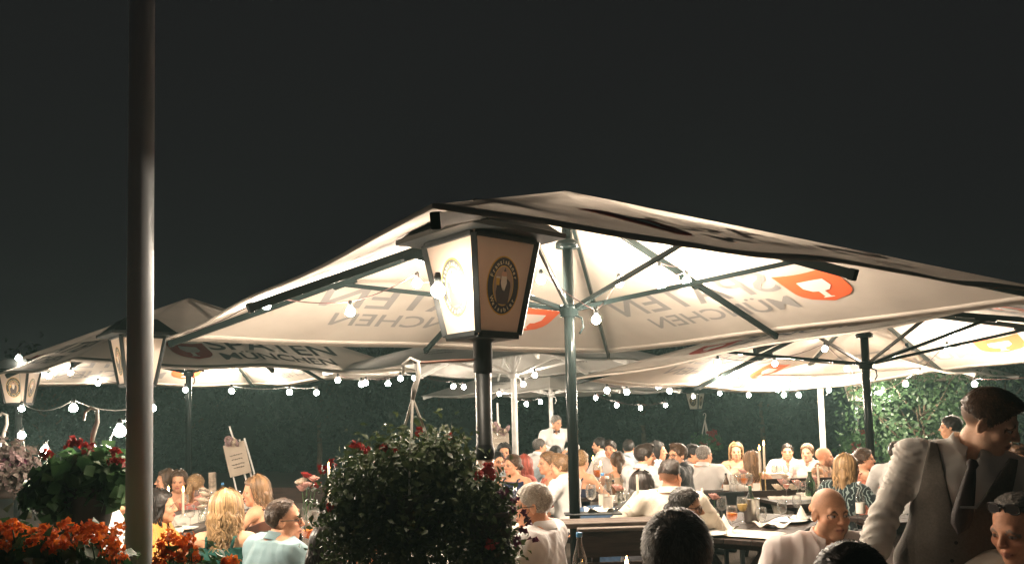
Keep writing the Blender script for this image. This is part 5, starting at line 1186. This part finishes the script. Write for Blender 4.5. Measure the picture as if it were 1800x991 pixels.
q = at(538, 842, 7.0); posy((q.x, q.y, .78), 'pink and dark red flowers left of the burning candle at the basket', [(0, 0, q.z - .78 + .03, .050, M_gerred), (.06, 0, q.z - .78 + .0, .050, M_rose), (-.05, .03, q.z - .81, .050, M_cream), (.02, -.05, q.z - .83, .05, M_rose), (.09, .0, q.z - .84, .05, M_gerred), (-.03, -.03, q.z - .86, .05, M_rose)])
table((-1.75, 7.2), .9, .7, R(5), .78, 'small table behind the big hanging basket with one burning candle', 3, M_wood)
wine_glass(tuple(at(541, 972, 5.0)), 'round beer-yellow glass in front of the man in light blue', M_orange, 1.0)
wine_glass(tuple(at(552, 950, 5.3)), 'empty wine glass between the man in light blue and the basket', None, 1.0)
# middle table behind the basket
z2 = .762
posy((-.16, 7.0, z2), 'cream roses in front of the woman in navy', [(0, 0, .30, .055, M_cream), (.06, .0, .27, .05, M_rose), (-.06, .0, .24, .05, M_cream), (.02, -.05, .18, .05, M_cream), (-.1, 0, .17, .05, M_rose)])
bottle((.0, 7.2, z2), 'clear bottle beside the cream roses, before the woman in navy', M_glass, .31, .036, M_paper, M_paper)
for k in range(6): wine_glass((-.45 + .13 * k, 7.3 + .25 * (k % 3), z2), 'clear glass on the table of the woman in navy', None, 1., 'glasses at the woman in navy')
napkin((.06, 6.8, z2), 'white napkin standing near the white haired man', .5, 1.2, True)
# items right of the dark pole at the waiter
q = at(1506, 870, 6.4); table((3.05, 6.6), .5, .5, R(20), .80, 'small table end between the dark right pole and the waiter', 3, M_wood)
bottle((2.82, 6.6, .80), 'clear water bottle left of the dark right pole', M_glass, .30, .036, M_paper, M_paper)
wine_glass((3.02, 6.5, .80), 'stemmed glass just right of the dark right pole', M_wine, 1.)

# ------------------------------------------------------------------ easels, birch post
def scribble(mb, O, X, Z, N, w, y, amp, n, seed):
    rd = random.Random(seed); pts = []; x = -w / 2
    for i in range(n): pts.append(O + X * (x + w * i / (n - 1)) + Z * (y + amp * math.sin(i * 2.4 + rd.random()) * (.4 + rd.random())) + N * .004)
    mb.tube(pts, .0032, 4, False)
c = at(418, 806, 9.5); ea = empty('easel', (c.x, c.y, 0), 0, 'white easel at the left with its legs in the dark', 'easel')
tl = R(-13); X = Vector((math.cos(tl), 0, math.sin(tl) * -1)); X = Vector((math.cos(R(13)), .0, math.sin(R(13)))); Z = Vector((-math.sin(R(13)), 0, math.cos(R(13)))); O = Vector((0, 0, c.z))
for a, bb in (((-.11, .22), (-.11, -.75)), ((-.02, .40), (.02, -.80)), ((.06, .22), (.10, -.80)), ((.12, .22), (.17, -.80))):
    p0 = O + X * a[0] + Z * a[1] + Vector((0, .03, 0)); p1 = O + X * bb[0] + Z * bb[1] + Vector((0, .18 if abs(a[0]) < .1 else .03, 0)); p1 = p0 + (p1 - p0) * ((p0.z - .01) / max(p0.z - p1.z, .05)); b = MB(); b.tube([p0, p1], .011, 6); b.build('leg', M_white_metal, ea)
sg = empty('notice_board', (c.x, c.y - .02, c.z), 0, 'tilted pale board with faint writing and a flower spray on the left easel', 'sign')
b = MB(); M3 = Matrix((X, Vector((0, 1, 0)), Z)).transposed(); b.box((0, 0, 0), (.255, .012, .385), M3, .003); b.build('board', M_board, sg)
b = MB()
for k, y in enumerate((.05, .0, -.06, -.10)): scribble(b, Vector((0, -.006, 0)), X, Z, Vector((0, -1, 0)), .15 - .02 * (k % 2), y, .008, 22, k)
b.build('lettering', M_ink, sg)
for k in range(7):
    bl = MB(); bloom_mesh(bl, .045, k); o = bl.build('bloom', M_cream if k % 2 else M_pinkpale, sg); o.location = Vector((.035 * (k % 3 - 1), -.03, 0)) + X * .0 + Z * (.19 + .022 * (k // 3)); o.rotation_euler = (1.2, .3 * k, k)
c = at(878, 778, 12.5); s2 = empty('welcome_board', (c.x, c.y, 0), 0, 'round-topped pale board with flowers on top, between the lantern post and the white pole', 'sign')
pts = [(-.15, -.30), (.15, -.30), (.15, .12)] + [(.15 * math.cos(a), .12 + .10 * math.sin(a)) for a in np.linspace(.2, math.pi - .2, 8)] + [(-.15, .12)]
b = MB(); nn = len(pts); b.add([(x, -.01, c.z + z) for x, z in pts] + [(x, .01, c.z + z) for x, z in pts], [tuple(range(nn))] + [tuple(range(nn, 2 * nn))[::-1]] + [(i, i + nn, (i + 1) % nn + nn, (i + 1) % nn) for i in range(nn)]); b.build('board', M_board, s2)
b = MB()
for k, y in enumerate((.08, .0, -.07, -.14)): scribble(b, Vector((0, -.011, c.z)), Vector((1, 0, 0)), Vector((0, 0, 1)), Vector((0, -1, 0)), .20 - .05 * (k % 2), y, .016, 18, 9 + k)
b.build('lettering', M_paper, s2)
b = MB(); b.tube([(0, .03, 0), (-.02, .03, c.z + .62)], .016, 6); b.build('stand', M_white_metal, s2)
for k in range(9): bl = MB(); bloom_mesh(bl, .055, k); o = bl.build('bloom', M_cream if k % 2 else M_pinkpale, s2); o.location = (-.12 + .03 * k, -.03, c.z + .22 + .05 * math.sin(k * .8)); o.rotation_euler = (1.1, .3 * k, k)
c = at(373, 830, 9.0); b = MB(); b.tube([(0, 0, 0), (.01, 0, c.z * .5), (0, 0, c.z)], [.042, .040, .041], 14); o = b.build('birch_post', M_birch, None, True); o.location = (c.x, c.y, 0); tag(o, 'upright birch log post below the tilted board', 'post')

for k, (px, py) in enumerate(((1340, 936), (1402, 909), (1376, 921))): wine_glass(on(px, py, z4), ['empty glass at the near corner of the ice bucket table', 'empty glass at the far end of the ice bucket table', 'empty glass just right of the ice bucket'][k], None, .95)
napkin(on(1409, 914, z4), 'white napkin standing at the far end of the ice bucket table', .9, .9, True)
napkin(on(1356, 925, z4), 'white napkin lying right of the ice bucket', 1.9, 1.1)
for k, (px, py) in enumerate(((1403, 871), (1412, 873), (1452, 872))): wine_glass(on(px, py, z6), ['clear glass before the middle roses of the flower table', 'clear glass left of the green bottle', 'clear glass right of the unlit candle at the floral shirt'][k], None, .8)
for k, (px, py) in enumerate(((1112, 866), (1096, 862), (1070, 862))): wine_glass(on(px, py, .80), ['clear glass in front of the woman with the low ponytail', 'clear glass left of the low ponytail', 'clear glass beside the burning candle and orange drink'][k], None, 1.)

# ------------------------------------------------------------------ hanging baskets, planters
def bunch(name, center, r, m, parent, rng, n=26, size=.026, petal=.8):
    d = rng.normal(size=(n, 3)); d /= np.linalg.norm(d, axis=1, keepdims=True); d[:, 2] = np.abs(d[:, 2]) * 1.1 - .25
    P = d * r * (.6 + .4 * rng.random((n, 1))); V, F = leaf_cloud(P, d, size, rng, .5, petal, .35); o = np_mesh(name, V, F, m, parent, smooth=False); o.location = center; return o
def hanger(root, hook, pot_c, pot_r, m=M_plastic, thick=.006):
    h = Vector(hook); b = MB()
    pts = [h + Vector((-.045, 0, -.03)), h + Vector((-.040, 0, .012)), h + Vector((-.010, 0, .035)), h + Vector((.022, 0, .020)), h + Vector((.024, 0, -.04)), h + Vector((.004, 0, -.10)), h + Vector((-.006, 0, -.16))]
    b.tube(pts, [.006, .008, .009, .010, .0115, .013, .008], 8); b.build('hook', m, root, True)
    for k in range(3):
        a = .5 + k * 2.094; e = Vector(pot_c) + Vector((math.cos(a) * pot_r, math.sin(a) * pot_r, 0)); b = MB(); b.tube([h + Vector((-.004, 0, -.14)), e], thick, 6); b.build('strap', m, root)
def basket(label, hook, potz, pot_r, clouds, leaf_m, leaf, rng, pot_m=M_pot, jitter=.7, aspect=.55, trails=0, cat='hanging basket', thick=.006, hang=True):
    """hook: world point of the hook; clouds: (centre offset, radii, clumps, per clump, spread)"""
    root = empty('hanging_basket', (hook[0], hook[1], 0), 0, label, cat, 'hanging flower baskets'); hk = (0, 0, hook[2])
    b = MB(); b.lathe([(.0, potz - .20), (pot_r * .62, potz - .20), (pot_r * .70, potz - .17), (pot_r, potz), (pot_r + .012, potz), (pot_r + .012, potz + .02), (pot_r - .01, potz + .02), (pot_r - .02, potz - .02), (.0, potz - .02)], 24); b.build('pot', pot_m, root, True)
    if hang: hanger(root, hk, (0, 0, potz + .015), pot_r, thick=thick)
    VV = []; FF = []; off = 0
    for c, rad, n, per, sp in clouds:
        P, Nn = clumps((c[0], c[1], potz + c[2]), rad, n, per, sp, rng, .35); V, F = leaf_cloud(P, Nn, leaf, rng, jitter, aspect); VV.append(V); FF.append(F + off); off += len(V)
        if trails:
            k = int(trails * rad[0] * 3); a = rng.random(k) * 6.28; L = 14; T = []
            for i in range(k):
                x, y = c[0] + rad[0] * .85 * math.cos(a[i]), c[1] + rad[1] * .85 * math.sin(a[i]); z = potz + c[2] - rad[2] * .35; ln = .10 + .16 * rng.random(); dx = rng.normal(size=2) * .05
                for j in range(L): f = j / L; T.append((x + dx[0] * f + .01 * math.sin(j), y + dx[1] * f, z - ln * f))
            T = np.array(T) + rng.normal(size=(len(T), 3)) * .008; V, F = leaf_cloud(T, rng.normal(size=T.shape), leaf * .85, rng, .5, aspect); VV.append(V); FF.append(F + off); off += len(V)
    o = np_mesh('foliage', np.concatenate(VV), np.concatenate(FF), leaf_m, root, smooth=False); o['kind'] = 'stuff'
    return root
rng = np.random.default_rng(11)
def rel(root, px, py, d): return at(px, py, d) - root.location
# the big basket left of the lantern post, hung from an iron arm
hk = at(726, 644, 3.55); pc = at(708, 880, 3.55)
BK = basket('biggest hanging basket, dense dark green plant with a few red flowers', hk, pc.z + .02, .16,
    [((-.04, 0, .12), (.29, .24, .16), 130, 18, .045), ((-.23, .02, -.03), (.20, .20, .19), 100, 18, .05), ((.12, -.02, -.02), (.18, .20, .20), 95, 18, .045), ((-.06, 0, -.18), (.28, .22, .15), 105, 16, .05), ((.10, 0, .16), (.15, .16, .10), 40, 12, .04)], M_leaf, .036, rng, trails=90)
for k, (px, py, d) in enumerate(((632, 783, 3.45), (652, 792, 3.45), (683, 786, 3.4), (694, 792, 3.4), (745, 757, 3.5), (641, 785, 3.5), (575, 825, 3.5), (798, 768, 3.6), (588, 890, 3.4), (590, 815, 3.5))):
    bunch('flower', rel(BK, px - 8, py, d), .016, M_gerred, BK, rng, 16, .020)
b = MB(); a0 = at(843, 632, 3.70); b.tube([a0, at(790, 634, 3.62), at(745, 637, 3.56), hk + Vector((.0, 0, .018))], .0065, 8); o = b.build('basket_arm', mat('rusty iron', (.16, .07, .045), .6, noise=(30, .4))); o.parent = bpy.data.objects['street_lamp']; o.matrix_parent_inverse = Matrix.LocRotScale(o.parent.location, o.parent.rotation_euler, None).inverted()
hk2 = at(858, 760, 3.42); pc2 = at(858, 905, 3.42)
BR = basket('smaller trailing basket right of the lantern post, by the white haired man', hk2, pc2.z, .10, [((0, 0, .04), (.10, .12, .12), 60, 18, .028), ((.01, 0, -.14), (.11, .12, .13), 70, 18, .028), ((-.05, 0, -.30), (.12, .12, .12), 50, 16, .03)], M_leaf, .032, rng, trails=60, hang=False)
for k, (px, py, d) in enumerate(((865, 957, 3.3), (858, 822, 3.4), (846, 838, 3.4), (862, 835, 3.4))): bunch('flower', rel(BR, px, py, d), .022, M_gerred, BR, rng, 22, .026)
for k, (px, py, d) in enumerate(((918, 930, 3.3), (928, 918, 3.3), (905, 880, 3.3), (922, 905, 3.3), (898, 895, 3.3), (938, 948, 3.25), (910, 950, 3.3), (885, 868, 3.3))): bunch('flower', rel(BR, px, py, d), .011, M_purple, BR, rng, 9, .024, .9)
# geranium basket left of the flagpole
hk = at(163, 728, 4.1); pc = at(150, 862, 4.1)
BG = basket('hanging geranium basket with big round leaves and red flowers, left of the flagpole', hk, pc.z, .12, [((-.02, 0, .10), (.21, .20, .10), 75, 9, .03), ((-.14, 0, -.02), (.16, .16, .12), 55, 9, .03), ((.09, 0, .04), (.13, .15, .08), 45, 9, .03)], M_ger_leaf, .060, rng, jitter=.6, aspect=1.05)
b = MB(); q0 = rel(BG, 128, 882, 4.1); b.tube([q0, rel(BG, 122, 912, 4.1), rel(BG, 126, 940, 4.1)], [.050, .052, .034], 14); b.build('hanging_root', mat('old wood', (.10, .06, .035), .8, noise=(10, .6), bump=(20, .5)), BG, True)
for k, (px, py, d) in enumerate(((131, 776, 4.0), (125, 782, 4.0), (140, 779, 4.0), (154, 787, 4.0), (203, 793, 4.0), (198, 811, 4.0), (211, 813, 4.0), (79, 798, 4.0), (84, 803, 4.0))): bunch('flower', rel(BG, px, py, d), .022, M_gerred, BG, rng, 24, .026, .8)
# pale petunias at the left edge
hk = at(6, 735, 5.4); pc = at(8, 822, 5.4)
BP = basket('hanging basket of pale greyish pink petunias at the left edge', hk, pc.z, .12, [((.02, 0, .05), (.20, .18, .14), 70, 10, .03), ((.06, 0, -.07), (.15, .15, .10), 45, 10, .03)], mat('petunia foliage', (.11, .10, .075), .6, noise=(40, .9, (.17, .11, .11)), trans=.25), .042, rng, aspect=.8)
for k in range(14): a = k * 2.4; bunch('flower', Vector((.05 + .15 * math.cos(a) * (k % 3 + 1) / 3, -.10 + .05 * math.sin(a), pc.z + .05 + .12 * math.sin(a * 1.3))), .018, M_pinkpale if k % 4 else M_purple, BP, rng, 8, .040, .95)
# far baskets with red flowers
b = MB(); b.tube([rel(BR, 850, 850, 3.66), rel(BR, 862, 880, 3.55), Vector((0, .09, pc2.z - .05))], .008, 6); b.build('bracket', M_black, BR, True)
for (px, py, d, lab, potm) in ((1506, 782, 16.5, 'far hanging basket with red flowers and a white pot, by the dark right pole', M_potw), (1238, 778, 20.5, 'dim far hanging basket with reddish flowers below the small lantern', M_pot)):
    hk = at(px + 1, py - 50, d); pc = at(px, py + 6, d)
    B2 = basket(lab, hk, pc.z, .16, [((0, 0, .12), (.34, .3, .20), 60, 9, .06), ((0, 0, -.02), (.42, .3, .12), 40, 9, .06)], M_ger_leaf, .085, rng, potm, aspect=.9, thick=.014)
    for k in range(12): a = k * 2.4; bunch('flower', Vector((.40 * math.cos(a) * ((k % 4 + 1) / 4), -.22, pc.z + .14 + .20 * math.sin(a * 1.7))), .05, M_gerred, B2, rng, 16, .07)
# long planters with orange geraniums in the near left corner
def planter(label, x0, x1, y, z, nfl, seed, spots=None, leafn=120, fm=M_ger):
    rg = np.random.default_rng(seed); L = x1 - x0; root = empty('planter_box', ((x0 + x1) / 2, y, 0), 0, label, 'planter', 'planters of geraniums')
    b = MB(); b.box((0, 0, z - .27), (L, .22, .20), bev=.012); b.box((0, 0, z - .165), (L + .02, .24, .02), bev=.004); b.build('trough', mat('wood trough', (.10, .06, .04), .7, noise=(8, .5), bump=(30, .3)), root)
    for s in (-1, 1): b = MB(); b.box((s * (L / 2 - .12), 0, (z - .37) / 2), (.07, .07, z - .37), bev=.005); b.build('leg', M_wood, root)
    P, Nn = clumps((0, 0, z - .10), (L / 2, .17, .14), leafn, 9, .03, rg, .3); V, F = leaf_cloud(P, Nn, .052, rg, .6, .95); o = np_mesh('foliage', V, F, M_ger_leaf, root, smooth=False); o['kind'] = 'stuff'
    for (px, py, d) in spots:
        q = at(px, py, d) - root.location; b = MB(); b.tube([Vector((q.x * .96, q.y * .5, z - .10)), q - Vector((0, 0, .01))], .0025, 5); st = b.build('stalk', M_ger_leaf, root)
        o = bunch('flower_head', q, .020 + .007 * rg.random(), fm, st, rg, 30, .019, .8)
    return root
rd = random.Random(4); sp = []
for (px, py) in ((6, 928), (22, 925), (36, 935), (12, 945), (4, 962), (18, 985), (27, 930), (42, 975), (66, 935), (80, 930), (72, 948), (92, 940), (58, 955), (100, 952), (88, 962), (115, 925), (128, 932), (118, 945), (133, 950), (108, 960), (142, 958), (150, 935), (156, 925), (168, 935), (175, 928), (162, 948), (178, 945), (186, 960), (196, 950), (203, 965), (190, 972), (208, 978), (205, 930), (199, 985), (105, 985), (30, 968)):
    sp.append((px, py, 2.45 + .22 * rd.random()))
pl = at(0, 950, 2.55); pr = at(240, 950, 2.55)
planter('planter full of bright orange geraniums in the bottom left corner', pl.x - .25, pr.x - .02, 2.58, at(100, 955, 2.58).z, 0, 5, sp, 150)
sp = [(px, py, 2.75 + .1 * rd.random()) for px, py in ((284, 955), (296, 945), (310, 952), (322, 958), (290, 970), (305, 978), (332, 948), (336, 965), (318, 980), (280, 985), (345, 985), (398, 988), (410, 990))]
planter('second planter with orange and rust flowers, right of the flagpole', at(272, 950, 2.8).x, at(352, 950, 2.8).x + .08, 2.84, at(300, 985, 2.84).z, 0, 6, sp, 40)
